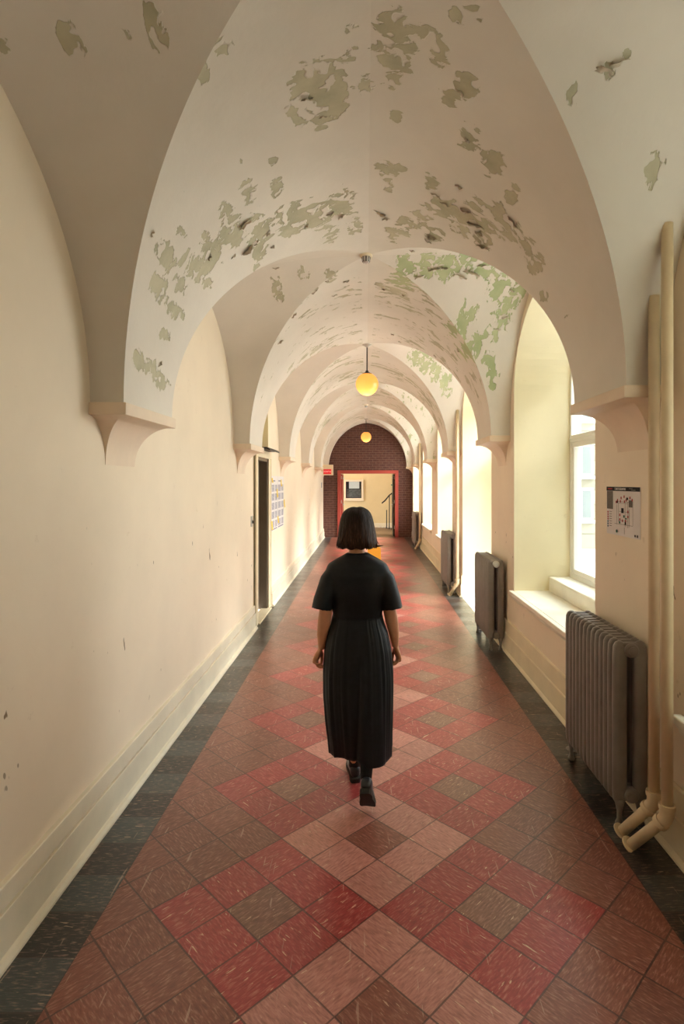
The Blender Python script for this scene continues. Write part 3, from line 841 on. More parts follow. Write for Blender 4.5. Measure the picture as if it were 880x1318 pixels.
def timetable(y0, y1, z0, z1, label):
    T = thing('timetable_sheet', label, 'notice', (WL, (y0+y1)/2, z0), 'timetable sheets past the left door')
    bm = B(); sheet(bm, WL, y0, y1, z0, z1, nx=1); obj('paper_sheet', bake(bm, [('SOLIDIFY', dict(thickness=.0008))]), M['paper'], T)
    rects = []
    w = y1-y0; h = z1-z0
    for c in range(2):
        for q in range(5):
            zz = z1-h*(.16+.165*q)
            for k in range(7):
                zl = zz-h*.018*k
                rects.append((y0+w*(.06+.52*c), y0+w*(.06+.52*c)+w*(.40 if c == 0 else .34), zl-h*.012, zl))
    rects.append((y0+w*.1, y0+w*.6, z1-h*.10, z1-h*.075)); rects.append((y0+w*.06, y0+w*.9, z0+h*.015, z0+h*.04))
    ink('printed_rows', M['ink'], rects, T, WL, 1)
timetable(8.40, 8.99, 1.08, 1.905, 'left one of two white timetable sheets on the wall past the grey door')
timetable(9.01, 9.66, 1.08, 1.905, 'right one of two white timetable sheets, farther from the grey door')
for y, z, hh, lab in ((8.47, 1.84, .07, 'yellow sticky note at the top of the left timetable sheet'), (9.35, 1.80, .11, 'yellow sticky note at the top of the right timetable sheet'),
                  (8.93, 1.64, .13, 'yellow sticky note in the middle, bridging both timetable sheets'), (9.70, 1.45, .13, 'yellow sticky note on the far edge of the right timetable sheet'),
                  (9.03, 1.22, .11, 'low yellow sticky note near the bottom between the timetable sheets'), (8.44, 1.17, .13, 'lowest yellow sticky note, bottom corner of the left timetable sheet')):
    bm = B(); rows = [[(WL+.006+.012*(1-i/4)**2, y+.09*(j-.5), z-hh/2+hh*i/4) for j in (0, 1)] for i in range(5)]
    grid(bm, rows); tag(obj('sticky_note', bake(bm, [('SOLIDIFY', dict(thickness=.0006))]), M['yellow'], loc=(WL, y, z)), lab, 'sticky note', 'yellow sticky notes on the timetables')

# small notice on the left wall by the far end
T = thing('wall_notice', 'small blue and white notice at the far end of the left wall', 'notice', (WL, 17.9, 1.5))
bm = B(); sheet(bm, WL, 17.78, 18.02, 1.50, 1.80, nx=1); obj('paper_sheet', bake(bm, [('SOLIDIFY', dict(thickness=.001))]), M['paper'], T)
ink('blue_panel', M['blueink'], [(17.80, 18.0, 1.63, 1.79)], T, WL, 1)

# light switch by the door
T = thing('light_switch', 'grey wall switch plate on the left wall before the grey door', 'switch', (WL, 6.96, 1.25))
bm = B(); box(bm, WL, WL+.012, 6.91, 7.01, 1.27, 1.40, .004); obj('switch_plate', bm, M['steel'], T)
bm = B(); box(bm, WL+.01, WL+.028, 6.945, 6.97, 1.31, 1.345, .004); obj('switch_lever', bm, M['black_metal'], T)

# exit sign
EY = 17.6
T = thing('exit_sign', 'red and white exit sign on the left wall in front of the brick end', 'exit sign', (-1.20, EY, 2.02))
bm = B(); box(bm, -1.33, -1.02, EY, EY+.11, 2.02, 2.345, .012); box(bm, WL, -1.32, EY+.02, EY+.09, 2.14, 2.30, .006); obj('housing', bm, M['cab'], T)
kr = NT('lit_red_sign_face', .4); kr.col(lin((190, 30, 40))); kr.b.inputs['Emission Color'].default_value = lin((215, 36, 44)); kr.b.inputs['Emission Strength'].default_value = .55; M['exitred'] = kr.m
kw = NT('lit_sign_lettering', .4); kw.col(lin((250, 190, 185))); kw.b.inputs['Emission Color'].default_value = lin((255, 170, 165)); kw.b.inputs['Emission Strength'].default_value = .6; M['exitwhite'] = kw.m
bm = B(); box(bm, -1.318, -1.075, EY-.006, EY+.002, 2.055, 2.205, .002); fc = obj('red_face', bm, M['exitred'], T)
obj('sign_lettering', text_mesh('SORTIE', .072, (-1.197, EY-.0075, 2.13), (PI/2, 0, 0)), M['exitwhite'], fc)

# ------------------------------------------------------------------ globe lamps and ceiling fittings
def lamp(loc):
    T = thing('globe_lamp', '', 'lamp', loc, 'glowing globe lamps down the corridor'); x, y, z = loc
    gz = 3.18; rr = .157
    bm = B(); lathe(bm, (x, y, ZT+.004), [(0, 0), (.068, 0), (.066, -.016), (.04, -.03), (.02, -.045), (.009, -.05)], 24); auto(obj('ceiling_rose', bm, M['steel'], T), 35)
    bm = B(); tube(bm, [(x, y, ZT-.04), (x, y, gz+rr)], .0085, 12); obj('rod', bm, M['black_metal'], T, True)
    bm = B(); lathe(bm, (x, y, gz), [(.0, rr+.035), (.02, rr+.03), (.024, rr+.012), (.068, rr-.010), (.072, rr-.020), (.069, rr-.022)], 24); auto(obj('fitter_cap', bm, M['black_metal'], T), 35)
    bm = B(); bmesh.ops.create_uvsphere(bm, u_segments=40, v_segments=24, radius=rr); bmesh.ops.translate(bm, verts=bm.verts, vec=(x, y, gz)); obj('globe', bm, M['globe'], T, True)
    return T
for (x, y, lab) in ((.013, BAYS[3], 'larger glowing globe lamp, nearer of two hanging from the vault'), (.0, BAYS[6], 'smaller glowing globe lamp, farther one hanging before the brick arch')):
    t = lamp((x, y, ZT)) ; t['label'] = lab
    li = bpy.data.lights.new('bulb', 'POINT'); li.energy = 1.15; li.color = (1, .92, .66); li.shadow_soft_size = .03
    lo = bpy.data.objects.new('bulb', li); C.objects.link(lo); lo.parent = t; lo.location = (0, 0, 3.18-ZT-.095)
for y, lab in ((BAYS[2], 'small grey ceiling fitting at the crown of the nearest full bay'), (BAYS[5], 'distant small ceiling fitting seen between the two globe lamps')):
    T = thing('smoke_detector', lab, 'smoke detector', (0, y, ZT), 'ceiling detectors')
    bm = B(); lathe(bm, (0, y, ZT+.003), [(0, 0), (.055, 0), (.055, -.012), (.048, -.02), (.035, -.022)], 24); auto(obj('base', bm, M['trimw'], T), 35)
    bm = B(); lathe(bm, (0, y, ZT-.018), [(.036, 0), (.034, -.03), (.026, -.045), (.012, -.05), (0, -.05)], 20)
    b2 = auto(obj('sensor_head', bm, M['steel'], T), 35)
    bm = B()
    for k in range(8):
        a = 2*PI*k/8; tube(bm, [(.036*math.cos(a), y+.036*math.sin(a), ZT-.02), (.028*math.cos(a), y+.028*math.sin(a), ZT-.062)], .004, 6)
    obj('guard_rib', bm, M['black_metal'], b2)

# ------------------------------------------------------------------ folding caution board
T = thing('sandwich_board', 'orange-yellow folding floor sign standing on the tiles beyond the woman', 'floor sign', (.14, 10.6, 0))
for s in (-1, 1):
    bm = B(); rows = [[(x, 10.6+s*(.16*(1-z/.62)+.008), z) for x in xs] for z, xs in ((0, (-.01, .29)), (.62, (.03, .27)))]
    pts = []
    f = [(-.01, 0), (.05, 0), (.06, .05), (.22, .05), (.23, 0), (.29, 0), (.27, .58), (.22, .62), (.08, .62), (.03, .58)]
    a = [bm.verts.new((x, 10.6+s*(.17*(1-z/.62)+.006), z)) for x, z in f]; bm.faces.new(a)
    obj('panel', bake(bm, [('SOLIDIFY', dict(thickness=.012, offset=0))]), M['board'], T)
bm = B(); tube(bm, [(.06, 10.6, .612), (.24, 10.6, .612)], .013, 10); obj('hinge', bm, M['board'], T, True)

# ------------------------------------------------------------------ things in the hall
T = thing('display_cabinet', 'beige framed glass display case on the wall of the far hall', 'cabinet', (-.5, HY1, 1.08))
bm = B(); x0, x1, z0, z1 = -.88, -.11, 1.09, 1.90
rect_y = lambda bm, xa, xb, za, zb, w, ya, yb_: [box(bm, xa, xa+w, ya, yb_, za, zb, .006), box(bm, xb-w, xb, ya, yb_, za, zb, .006), box(bm, xa+w, xb-w, ya, yb_, za, za+w, .006), box(bm, xa+w, xb-w, ya, yb_, zb-w, zb, .006)]
rect_y(bm, x0, x1, z0, z1, .075, HY1-.16, HY1); box(bm, x0-.02, x1+.02, HY1-.18, HY1, z0-.03, z0+.005, .006); obj('case_frame', bm, M['cab'], T)
bm = B(); box(bm, x0+.07, x1-.07, HY1-.03, HY1-.01, z0+.07, z1-.07); obj('back_panel', bm, M['dark'], T)
bm = B(); box(bm, x0+.20, x1-.16, HY1-.04, HY1-.031, 1.55, 1.86); obj('paper', bm, M['paper'], T)
bm = B(); box(bm, x0+.12, x1-.10, HY1-.045, HY1-.031, 1.20, 1.52); obj('photograph', bm, M['greypaper'], T)
bm = B(); box(bm, x0+.074, x1-.074, HY1-.12, HY1-.115, z0+.074, z1-.074); obj('glass_door', bm, M['glass'], T)
T = thing('stair_handrail', 'dark metal handrail with posts by the right edge of the far doorway', 'handrail', (.92, 22.0, 0))
for x, y, z in ((.80, 22.2, .72), (.90, 22.0, 1.30), (1.0, 21.8, 1.38)):
    bm = B(); tube(bm, [(x, y, 0), (x, y, z)], .018, 10); lathe(bm, (x, y, 0), [(.05, 0), (.05, .01), (.02, .015)], 14); obj('post', bm, M['black_metal'], T)
bm = B(); tube(bm, [(.62, 22.35, .98), (.74, 22.3, 1.08), (.90, 22.0, 1.30), (1.0, 21.8, 1.38), (1.3, 21.5, 1.42)], .026, 12); obj('rail', bm, M['black_metal'], T, True)
bm = B(); box(bm, 1.0, 1.12, HY1-.008, HY1-.002, 1.66, 1.72, .001); tag(obj('green_label', bm, M['greenink'], loc=(1.06, HY1, 1.66)), 'tiny green label on the far hall wall beside the right door leaf', 'label')
T = thing('hall_fill_lamp', 'added globe lamp that brightens the far hall, out of sight above the doorway', 'lamp', (.2, 20.6, 3.1))  # unseen fill lamp, added to brighten the hall
bm = B(); lathe(bm, (.2, 20.6, 3.1), [(0, 0), (.1, 0), (.1, -.03), (.05, -.05)], 20); obj('base', bm, M['steel'], T)
kl = NT('fill_lamp_glow'); kl.b.inputs['Emission Color'].default_value = (1, .8, .55, 1); kl.b.inputs['Emission Strength'].default_value = 19; M['fillglow'] = kl.m
bm = B(); bmesh.ops.create_uvsphere(bm, u_segments=20, v_segments=12, radius=.15); bmesh.ops.translate(bm, verts=bm.verts, vec=(.2, 20.6, 2.92)); obj('globe', bm, M['fillglow'], T, True)

# ------------------------------------------------------------------ outside: a pale stone wing, an added shading block and the ground
T = thing('building', 'pale stone building wing seen through the nearest window pane', 'building', (9, 24, -1))
bm = B(); box(bm, 2.9, 22, 24, 26, -1, 9); obj('wall', bm, M['stone'], T)
for x in (4.2, 6.4, 8.55, 10.7, 12.9, 15.1):
    for z in (.2, 2.05, 4.4):
        bm = B(); box(bm, x, x+1.0, 23.93, 24.02, z, z+1.35, .01); box(bm, x-.08, x+1.08, 23.86, 24.02, z-.12, z, .01); w_ = obj('window', bm, M['pvc'], T)
        bm = B(); box(bm, x+.1, x+.47, 23.915, 23.935, z+.1, z+1.25); box(bm, x+.53, x+.9, 23.915, 23.935, z+.1, z+1.25); obj('pane', bm, M['palepane'], w_)
T = thing('building', 'unseen stone block added on the right to shade the nearest windows', 'building', (10, -10, -1))  # unseen mass, added to keep sun and sky off the near bays
bm = B(); box(bm, 6.5, 14, -25, 3.0, -1, 9.5); obj('wall', bm, M['stone'], T)
bm = B(); box(bm, 6.3, 14.2, -25.2, 3.2, 9.5, 9.8, .02); obj('shade_block_top', bm, M['stone'], T)
kg = paint('outside_paving', (214, 210, 200), .8, .1, 1, 0)
bm = B(); quad(bm, (2.3, -20, -1), (60, -20, -1), (60, 60, -1), (2.3, 60, -1)); obj('ground', bm, kg, kind='structure')

# ------------------------------------------------------------------ the woman
def skin(joints, edges, sub=2):
    """joints {name:(co, r)} or with (rx, ry); returns baked mesh"""
    names = list(joints); bm = B(); sk = bm.verts.layers.skin.verify(); vs = {}
    for nme in names:
        c, r_ = joints[nme]; v = bm.verts.new(c); vs[nme] = v
        v[sk].radius = (r_, r_) if not hasattr(r_, '__len__') else r_
    for a, b in edges: bm.edges.new((vs[a], vs[b]))
    vs[names[0]][sk].use_root = True
    return bake(bm, [('SKIN', dict(use_smooth_shade=True)), ('SUBSURF', dict(levels=sub, render_levels=sub))])
PX, PY = -.05, 3.32
def V(x, y, z): return Vector((PX+x, PY+y, z))
j = {
 'pelvis': (V(0, 0, .90), (.155, .105)), 'belly': (V(0, .01, 1.02), (.118, .09)), 'chest': (V(0, 0, 1.20), (.135, .10)), 'top': (V(0, -.01, 1.30), (.085, .065)),
 'nb': (V(-.005, -.01, 1.385), .052), 'nk': (V(-.005, .01, 1.45), .047), 'hd': (V(-.005, .03, 1.50), .05),
 'lh': (V(-.085, .0, .82), .085), 'lk': (V(-.06, .065, .47), .054), 'lc': (V(-.045, .085, .33), .048), 'la': (V(-.016, .165, .085), .026), 'lt': (V(-.035, .28, .045), .02),
 'rh': (V(.085, 0, .82), .085), 'rk': (V(.068, .02, .50), .056), 'rc': (V(.064, -.11, .39), .048), 'ra': (V(.050, -.245, .235), .026), 'rt': (V(.047, -.196, .081), .016),
}
e = [('pelvis', 'belly'), ('belly', 'chest'), ('chest', 'top'), ('top', 'nb'), ('nb', 'nk'), ('nk', 'hd'), ('pelvis', 'lh'), ('lh', 'lk'), ('lk', 'lc'), ('lc', 'la'), ('la', 'lt'), ('pelvis', 'rh'), ('rh', 'rk'), ('rk', 'rc'), ('rc', 'ra'), ('ra', 'rt')]
pieces = [skin(j, e)]
WRIST = {-1: V(-.209, .0, .856), 1: V(.222, .035, .856)}
for s_, dy in ((-1, -.02), (1, .012)):
    x = [.06, .125, .158, .172, .184, .192, .203, .2085] if s_ < 0 else [.06, .125, .156, .174, .188, .200, .213, .2215]
    z = [1.305, 1.30, 1.25, 1.15, 1.065, 1.005, .935, .852]; rr = [.04, .046, .045, .041, .038, .038, .031, .0195]
    bm = B(); tube(bm, [V(s_*a_, -.01+dy*(1-abs(z_-1.06)*2)*1.6+(.03 if s_ > 0 else .012)*max(0, 1.06-z_)/.2, z_) for a_, z_ in zip(x, z)], rr, 20)
    WRIST[s_] = V(s_*x[-1], -.01+dy*(1-abs(z[-1]-1.06)*2)*1.6+(.03 if s_ > 0 else .012)*(1.06-z[-1])/.2, z[-1])
    me = bpy.data.meshes.new('arm'); bm.to_mesh(me); bm.free(); pieces.append(me)
def hand(w, d, ac, curl, s):
    """w wrist, d pointing along the hand, ac across the knuckles towards the thumb side; palm faces d x ac * s"""
    d = Vector(d).normalized(); ac = Vector(ac); ac = (ac-d*ac.dot(d)).normalized(); pn = d.cross(ac)*s
    jj = {'w': (w, .019), 'p1': (w+d*.035, (.034, .018)), 'p2': (w+d*.075, (.036, .015))}; ee = [('w', 'p1'), ('p1', 'p2')]
    out = [skin(jj, ee, 2)]
    bm = B()
    bmesh.ops.create_uvsphere(bm, u_segments=16, v_segments=10, radius=1)
    bx = Matrix((ac, pn, d)).transposed().to_4x4(); bx.translation = w+d*.052
    bmesh.ops.transform(bm, matrix=bx @ Matrix.Diagonal((.040, .0165, .050, 1)), verts=bm.verts)
    me = bpy.data.meshes.new('palm'); bm.to_mesh(me); bm.free(); out.append(me)
    for k, (off, ln, r_) in enumerate(((.027, .070, .0082), (.009, .078, .0085), (-.010, .072, .0080), (-.027, .056, .0070))):
        b0 = w+d*(.085-.004*abs(k-1))+ac*off; a = curl*(.55+.12*k); p = b0; jn = {'a': (b0-d*.03, r_*1.05), 'b': (b0, r_*1.08)}
        for q, f in enumerate((.45, .32, .23)):
            p = p+(d*math.cos(a)+pn*math.sin(a))*ln*f; jn['c%d' % q] = (p, r_*(1-.07*(q+1))); a += curl*.75
        out.append(skin(jn, [('a', 'b'), ('b', 'c0'), ('c0', 'c1'), ('c1', 'c2')], 2))
    t0 = w+d*.022+ac*.024; t1 = w+d*.055+ac*.048+pn*.014; t2 = w+d*.082+ac*.048+pn*.026; t3 = w+d*.102+ac*.038+pn*.032
    out.append(skin({'a': (t0, .0125), 'b': (t1, .0105), 'c': (t2, .009), 'd': (t3, .0075)}, [('a', 'b'), ('b', 'c'), ('c', 'd')], 2))
    return out
# hands hang curled: backs of the hands turned outward / to the rear
pieces += hand(WRIST[-1]+Vector((-.002, 0, .004)), (-.42, .02, -.90), (.30, .92, 0), 1.25, 1)
pieces += hand(WRIST[1]+Vector((.002, 0, .004)), (.24, .06, -.95), (-.25, .95, 0), 1.15, -1)
# head
bm = B(); bmesh.ops.create_uvsphere(bm, u_segments=40, v_segments=30, radius=1)
HC = V(-.005, .035, 1.545)
for v in bm.verts:
    x, y, z = v.co
    sx, sy, sz = .073, .094, .112
    if z < 0: sx *= 1-.22*z*z*(1 if y > 0 else .5)-.06*abs(z); sy *= 1-.18*z*z
    if y > .55 and -.1 < z < .35: sy *= .965                             # flatter eye region
    v.co = HC+Vector((x*sx, y*sy+(.012*(-z) if z < 0 and y > 0 else 0), z*sz))
me = bpy.data.meshes.new('head'); bm.to_mesh(me); bm.free(); pieces.append(me)
pieces.append(skin({'a': (HC+Vector((0, .085, .012)), .009), 'b': (HC+Vector((0, .098, -.012)), .011), 'c': (HC+Vector((0, .104, -.026)), .013), 'd': (HC+Vector((0, .088, -.033)), .010)}, [('a', 'b'), ('b', 'c'), ('c', 'd')], 2))
for s in (-1, 1):
    bm = B(); bmesh.ops.create_uvsphere(bm, u_segments=14, v_segments=10, radius=1); bmesh.ops.transform(bm, matrix=Matrix.Translation(HC+Vector((s*.074, -.002, -.012))) @ Matrix.Diagonal((.010, .018, .030, 1)), verts=bm.verts)
    me = bpy.data.meshes.new('ear'); bm.to_mesh(me); bm.free(); pieces.append(me)
bm = B()
for m_ in pieces: bm.from_mesh(m_)
body = bake(bm, [('REMESH', dict(mode='VOXEL', voxel_size=.0045, use_smooth_shade=True)), ('SMOOTH', dict(factor=.5, iterations=3))])
person = obj('person', body, M['skin'], smooth=True, loc=(PX, PY, 0))
tag(person, 'woman with a dark bob walking away in a long black dress and dark shoes', 'person')
# face
for s in (-1, 1):
    c = HC+Vector((s*.030, .0705, .004)); bm = B(); bmesh.ops.create_uvsphere(bm, u_segments=16, v_segments=12, radius=.0120); bmesh.ops.translate(bm, verts=bm.verts, vec=c); ey = obj('eye', bm, M['eye'], person, True)
    bm = B(); lathe(bm, c+Vector((0, .0105, 0)), [(0, .003), (.004, .0025), (.0058, .0006), (.0058, -.001)], 14, (0, 1, 0)); obj('iris', bm, M['iris'], ey, True)
    bm = B(); tube(bm, [HC+Vector((s*.016, .086, .026)), HC+Vector((s*.031, .082, .030)), HC+Vector((s*.047, .070, .025))], [.0022, .0026, .0012], 8); obj('eyebrow', bm, M['iris'], person, True)
bm = B(); tube(bm, [HC+Vector((-.022, .078, -.055)), HC+Vector((-.010, .0855, -.057)), HC+Vector((0, .0865, -.058)), HC+Vector((.010, .0855, -.057)), HC+Vector((.022, .078, -.055))], [.002, .0048, .0052, .0048, .002], 10); obj('mouth', bm, M['lip'], person, True)

# dress: bodice and short sleeves fused, gathered skirt
def ell(c, a, b, nn=64, pw=.85, mod=None):
    out = []
    for i in range(nn):
        t = 2*PI*i/nn; k = 1+(mod(t) if mod else 0)
        out.append((c[0]+k*a*math.copysign(abs(math.cos(t))**pw, math.cos(t)), c[1]+k*b*math.copysign(abs(math.sin(t))**pw, math.sin(t)), c[2]))
    return out
bm = B()
rows = []
for z, a, b_, y in ((1.00, .142, .112, .005), (1.03, .143, .112, .005), (1.08, .147, .114, .003), (1.15, .160, .118, 0), (1.22, .172, .118, -.002), (1.28, .180, .110, -.006), (1.32, .182, .094, -.008), (1.345, .168, .080, -.008), (1.375, .118, .070, -.006), (1.398, .075, .062, -.004), (1.408, .062, .058, -.002)):
    rows.append(ell(V(0, y, z), a, b_, 48))
loft(bm, rows)
for s, dy in ((-1, -.03), (1, .0)):
    pth = [V(s*.08, -.008, 1.30), V(s*.135, -.01, 1.288), V(s*.163, -.015+dy*.2, 1.25), V(s*.182, -.022+dy*.5, 1.19), V(s*.196, -.03+dy*.8, 1.14), V(s*.205, -.034+dy, 1.085)]
    rd = [(.05, .05), (.056, .060), (.055, .065), (.054, .069), (.056, .072), (.058, .074)]
    rings = []
    for i, p in enumerate(pth):
        d = (pth[min(i+1, 5)]-pth[max(i-1, 0)]).normalized(); u = Vector((0, 1, 0)); u = (u-d*u.dot(d)).normalized(); w_ = d.cross(u)
        rings.append([p+w_*rd[i][0]*math.cos(2*PI*k/32)*(1+.02*math.sin(3*2*PI*k/32+i))+u*rd[i][1]*math.sin(2*PI*k/32) for k in range(32)])
    d = (pth[-1]-pth[-2]).normalized()
    lastc = pth[-1]
    rings.append([lastc-d*.004+(q-lastc)*.86 for q in rings[-1]]); rings.append([lastc-d*.05+(q-lastc)*.86 for q in rings[5]])
    loft(bm, rings)
bodice = bake(bm, [('REMESH', dict(mode='VOXEL', voxel_size=.006, use_smooth_shade=True)), ('SMOOTH', dict(factor=.5, iterations=12))])
kd = NT('black_dress_cloth', .55, .32); kd.col(kd.ramp(kd.noise(kd.obj(), 30, 5), [(.3, lin((9, 11, 14))), (.7, lin((19, 22, 26)))])); kd.bump(kd.noise(kd.obj(), 260, 2), .25, .002)
M['dress'] = kd.m
rf = random.Random(21); folds = [(rf.randint(5, 9), rf.uniform(0, 6.28), .5), (rf.randint(10, 14), rf.uniform(0, 6.28), .55), (rf.randint(16, 21), rf.uniform(0, 6.28), .45), (27, 1.3, .35)]
rows = []; NZ = 46; NA = 220
prof = [(1.045, -.0, .005, .142, .113), (1.00, 0, .004, .152, .124), (.94, 0, .002, .174, .142), (.85, .002, 0, .192, .158), (.72, .004, -.005, .202, .170), (.60, .006, -.012, .201, .178), (.45, .012, -.025, .192, .178), (.36, .016, -.03, .184, .178), (.275, .020, -.032, .179, .178)]
def lerp_prof(z):
    for a, b_ in zip(prof, prof[1:]):
        if a[0] >= z >= b_[0]:
            t = (a[0]-z)/(a[0]-b_[0]); return [a[k]+t*(b_[k]-a[k]) for k in range(5)]
    return list(prof[-1])
def fold(t, f):
    """deep long pleats, sharper ridges than valleys; small gathers at the waist"""
    m = 0
    for k, ph, am in folds:
        s_ = math.sin(k*t+ph+.5*math.sin(2*f+ph)); fade = (f**.8 if k < 12 else (1-abs(f-.25))*.9 if k < 22 else max(0, 1-f*2.2))
        m += am*fade*(1-2*abs(s_)**.7)*.5
    return m
for i in range(NZ+1):
    f = i/NZ; z = 1.045-(1.045-.275)*f; _, cx_, cy_, a, b_ = lerp_prof(z)
    ring = []
    for q in range(NA):
        t = 2*PI*q/NA
        am = .035+.075*min(1, f*1.3)
        k = 1+am*fold(t, f)
        x = a*math.copysign(abs(math.cos(t))**.9, math.cos(t))*k; y = b_*math.copysign(abs(math.sin(t))**.9, math.sin(t))*k
        # the trailing right leg pushes the cloth back, the left leg forward
        y += -.055*f*f*math.exp(-((x-.07)/.09)**2)*(1 if y < 0 else .3) + .075*f*f*math.exp(-((x+.08)/.09)**2)*(1 if y > 0 else .5)
        # one long diagonal crease from the left hip to the hem centre
        y += .018*math.exp(-((x+.02-.05*(1-f))/.014)**2)*min(1, f*2) if y < 0 else 0
        zz = z+.006*math.sin(3*t+1)*f
        ring.append(V(cx_+x, cy_+y, zz))
    rows.append(ring)
bm = B(); loft(bm, rows, False, False)
skirt = bake(bm, [('SOLIDIFY', dict(thickness=.004, offset=-1)), ('SMOOTH', dict(factor=.4, iterations=1))])
dress = obj('dress', bodice, M['dress'], person, True)
obj('skirt', skirt, M['dress'], dress, True)

# stockings
st = skin({'a': (j['lk'][0], .058), 'b': (j['lc'][0], .053), 'c': (j['la'][0]+Vector((0, 0, .06)), .042), 'd': (j['la'][0]-Vector((0, 0, .01)), .042), 'e': (j['la'][0].lerp(j['lt'][0], .4), .034)}, [('a', 'b'), ('b', 'c'), ('c', 'd'), ('d', 'e')]); obj('stocking', st, M['stocking'], person, True)
st = skin({'a': (j['rk'][0], .061), 'b': (j['rc'][0], .056), 'c': (j['rc'][0].lerp(j['ra'][0], .6), .040), 'd': (j['ra'][0]+Vector((0, 0, .01)), .036), 'e': (j['ra'][0].lerp(j['rt'][0], .35), .032)}, [('a', 'b'), ('b', 'c'), ('c', 'd'), ('d', 'e')]); obj('stocking', st, M['stocking'], person, True)
# shoes: local y from heel (0) to toe (.25), z up
def shoe(mtx):
    up, so = B(), B()
    secs = [(-.002, .022, .030, .075), (.012, .031, .028, .092), (.04, .034, .024, .098), (.075, .033, .022, .085), (.11, .036, .021, .068), (.15, .041, .020, .056), (.19, .042, .019, .048), (.225, .036, .018, .042), (.245, .022, .018, .034), (.252, .008, .018, .026)]
    rings = []
    for y, hw, zb, zt in secs:
        r_ = []
        for k in range(20):
            t = 2*PI*k/20; c_, s_ = math.cos(t), math.sin(t)
            r_.append(mtx @ Vector((hw*math.copysign(abs(c_)**.8, c_), y, (zb+zt)/2+(zt-zb)/2*math.copysign(abs(s_)**.8, s_))))
        rings.append(r_)
    loft(up, rings)
    out = [(-.008, .020), (0, .029), (.03, .035), (.075, .033), (.11, .038), (.15, .044), (.19, .045), (.225, .039), (.25, .022), (.258, .004)]
    pts = [(hw, y) for y, hw in out]+[(-hw, y) for y, hw in reversed(out)]
    top = [so.verts.new(mtx @ Vector((x, y, .026))) for x, y in pts]; bot = [so.verts.new(mtx @ Vector((x*.97, y, .0 if y < .08 else .004+.02*max(0, (y-.2)/.06)**2))) for x, y in pts]
    mm = len(pts)
    for k in range(mm): so.faces.new((top[k], top[(k+1) % mm], bot[(k+1) % mm], bot[k]))
    so.faces.new(top); so.faces.new(bot[::-1]); bmesh.ops.recalc_face_normals(so, faces=so.faces)
    s = obj('shoe', bake(up, [('SUBSURF', dict(levels=1, render_levels=1))]), M['leather'], person, True)
    auto(obj('sole', so, M['sole'], s), 35)
shoe(Matrix.Translation(V(-.014, .125, .0)) @ Matrix.Rotation(math.radians(6), 4, 'Z'))
# trailing shoe stands on its toe
shoe(Matrix.Translation(V(.047, -.346, .188)) @ Matrix.Rotation(math.radians(-5), 4, 'Z') @ Matrix.Rotation(math.radians(-46), 4, 'X') )

# hair: bob with a centre parting
kh = NT('dark_brown_hair', .5, .12)
hc = kh.sep(kh.obj())
ang = kh.math('ARCTAN2', kh.math('ADD', hc[0], .0), kh.math('SUBTRACT', hc[1], .03))
st_ = kh.noise(kh.comb(kh.math('MULTIPLY', ang, 9.0), kh.math('MULTIPLY', hc[2], 5.0), 0.0), 4.0, 4, .6, .3)
top_ = kh.ramp(st_, [(.35, lin((18, 11, 8))), (.6, lin((40, 25, 18))), (.8, lin((78, 50, 35)))])
end_ = kh.ramp(st_, [(.32, lin((26, 17, 13))), (.55, lin((62, 42, 31))), (.75, lin((134, 94, 66)))])
kh.col(kh.mix(kh.step(hc[2], 1.63, 1.49), top_, end_)); kh.bump(st_, .6, .01); M['hair'] = kh.m
NA = 144
hp = [(1.664, .012, .014, .0), (1.660, .034, .040, .0), (1.648, .058, .070, 0), (1.630, .074, .088, .002), (1.60, .085, .100, .002), (1.56, .092, .104, 0), (1.52, .097, .104, -.002), (1.485, .102, .102, -.004), (1.46, .106, .100, -.004), (1.446, .107, .096, -.002), (1.440, .100, .088, 0)]
rhh = random.Random(9); ph = [rhh.uniform(0, 6.28) for _ in range(8)]
def hair_pt(z, a, b_, dy, t, grow=0.0):
    f = max(0, min(1, (1.664-z)/.22))
    m = 1+(.010+.03*f)*(math.sin(13*t+ph[0]+5*f)*.5+math.sin(23*t+ph[1]-4*f)*.35)+.03*math.sin(3*t+ph[3]+2*f)*f+grow
    x = a*math.cos(t)*m; y = b_*math.sin(t)*m
    front = math.exp(-((t-PI/2)/.78)**4)
    if f > .30:
        y = y*(1-front)+min(y, .0)*front; x = x*(1-front*.62)
    return Vector((HC.x+x, HC.y-.005+dy+y, z-(.006 if z > 1.63 and abs(x) < .012 else 0)))
rows = [[hair_pt(z, a, b_, dy, 2*PI*q/NA)+Vector((0, 0, (.004*math.sin(11*2*PI*q/NA+ph[4]) if z < 1.45 else 0))) for q in range(NA)] for z, a, b_, dy in hp]
bm = B(); loft(bm, rows, True, False)
cap = bake(bm, [('SOLIDIFY', dict(thickness=.012, offset=-1)), ('SUBSURF', dict(levels=1, render_levels=1))])
bm = B()
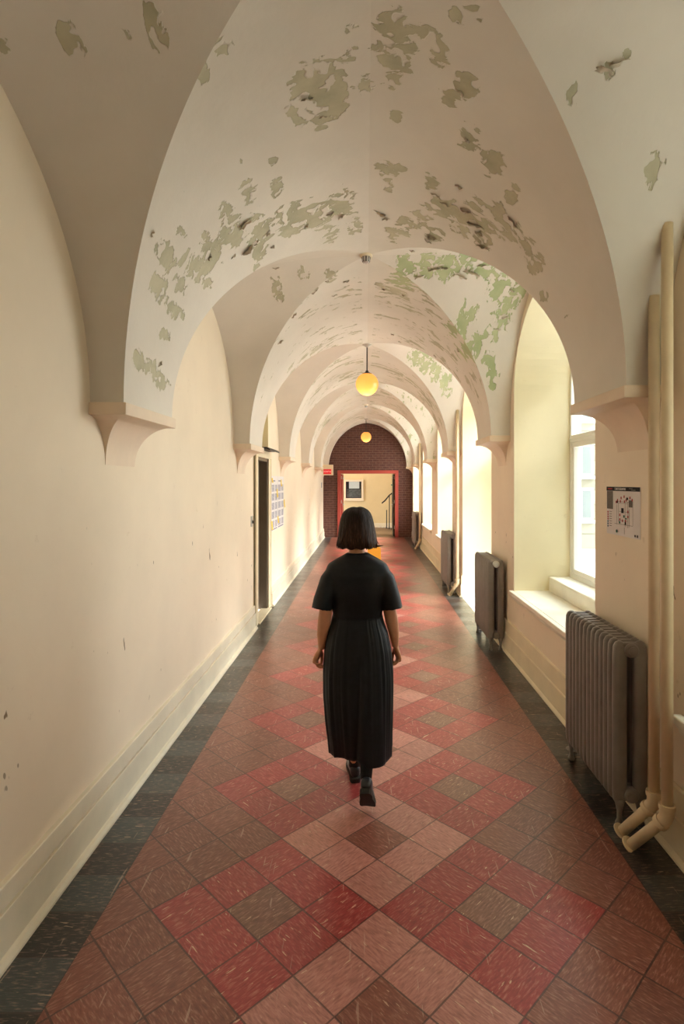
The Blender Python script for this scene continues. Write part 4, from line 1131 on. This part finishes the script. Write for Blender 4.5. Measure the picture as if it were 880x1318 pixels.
for k in range(150):                                                     # locks lying over the bob, ending at uneven lengths
    t = rhh.uniform(PI*.86, PI*2.14); z0 = rhh.choice([1.655, 1.63, 1.60, 1.57, 1.53]); ze = rhh.uniform(1.428, 1.452); n = 10; path = []; rad = []
    w0 = rhh.uniform(.004, .0085); wob = rhh.uniform(-.07, .07); p0 = rhh.uniform(0, 6.28); flare = max(0, rhh.gauss(.035, .04))
    for i in range(n+1):
        f = i/n; z = z0+(ze-z0)*f; zz = max(1.440, z)
        for A_, B_ in zip(hp, hp[1:]):
            if A_[0] >= zz >= B_[0]:
                q = (A_[0]-zz)/(A_[0]-B_[0]); a, b_, dy = [A_[c_]+q*(B_[c_]-A_[c_]) for c_ in (1, 2, 3)]; break
        pt = hair_pt(zz, max(a, .101 if zz < 1.447 else 0), max(b_, .09 if zz < 1.447 else 0), dy, t+wob*f+.03*math.sin(5*f+p0), .0+flare*f**3*2.0+.01*math.sin(4*f+p0)*f); pt.z = z
        path.append(pt); rad.append(w0*(.3+.7*min(1, f*5))*(1-.82*max(0, f-.55)/.45))
    tube(bm, path, rad, 6)
p = HC+Vector((.100, -.035, -.085)); tube(bm, [p, p+Vector((.022, 0, -.016)), p+Vector((.055, 0, -.012))], [.008, .006, .0015], 8)
me = bpy.data.meshes.new('locks'); bm.to_mesh(me); bm.free()
bm = B(); bm.from_mesh(cap); bm.from_mesh(me)
obj('hair', bm, M['hair'], person, True)

# ------------------------------------------------------------------ light
sc = bpy.context.scene
w = bpy.data.worlds.new('daylight'); sc.world = w; w.use_nodes = True; wt = w.node_tree
bg = wt.nodes['Background']; tc = wt.nodes.new('ShaderNodeTexCoord'); sx = wt.nodes.new('ShaderNodeSeparateXYZ'); rp = wt.nodes.new('ShaderNodeValToRGB')
wt.links.new(tc.outputs['Generated'], sx.inputs[0]); wt.links.new(sx.outputs[2], rp.inputs[0])
rp.color_ramp.elements[0].position = .0; rp.color_ramp.elements[0].color = (1.0, .985, .95, 1)
rp.color_ramp.elements[1].position = .9; rp.color_ramp.elements[1].color = (.80, .90, 1.0, 1)
wt.links.new(rp.outputs[0], bg.inputs[0]); bg.inputs[1].default_value = 9.0
su = bpy.data.lights.new('sun', 'SUN'); su.energy = 12.5; su.angle = math.radians(26); su.color = (1, .97, .93)
so_ = bpy.data.objects.new('sun', su); C.objects.link(so_)
so_.rotation_euler = Vector((-1, .36, -.86)).to_track_quat('-Z', 'Y').to_euler(); so_.location = (10, -5, 8)
for i, yb in enumerate(BAYS):
    if i == 0: continue
    z0 = .05 if i == 3 else SILL+.15
    a = bpy.data.lights.new('window_portal', 'AREA'); a.shape = 'RECTANGLE'; a.size = 3.55-z0; a.size_y = 2*HW; a.cycles.is_portal = True
    ao = bpy.data.objects.new('window_portal', a); C.objects.link(ao); ao.location = (WX+.13, yb, (z0+3.55)/2)
    ao.rotation_euler = Vector((-1, 0, 0)).to_track_quat('-Z', 'Y').to_euler()
sc.view_settings.view_transform = 'Standard'; sc.view_settings.look = 'None'; sc.view_settings.gamma = 1; sc.view_settings.use_curve_mapping = False
sc.view_settings.exposure = -0.12
sc.cycles.max_bounces = 10; sc.cycles.diffuse_bounces = 6; sc.cycles.glossy_bounces = 4; sc.cycles.transparent_max_bounces = 12
sc.cycles.use_denoising = True; sc.cycles.sample_clamp_indirect = 6
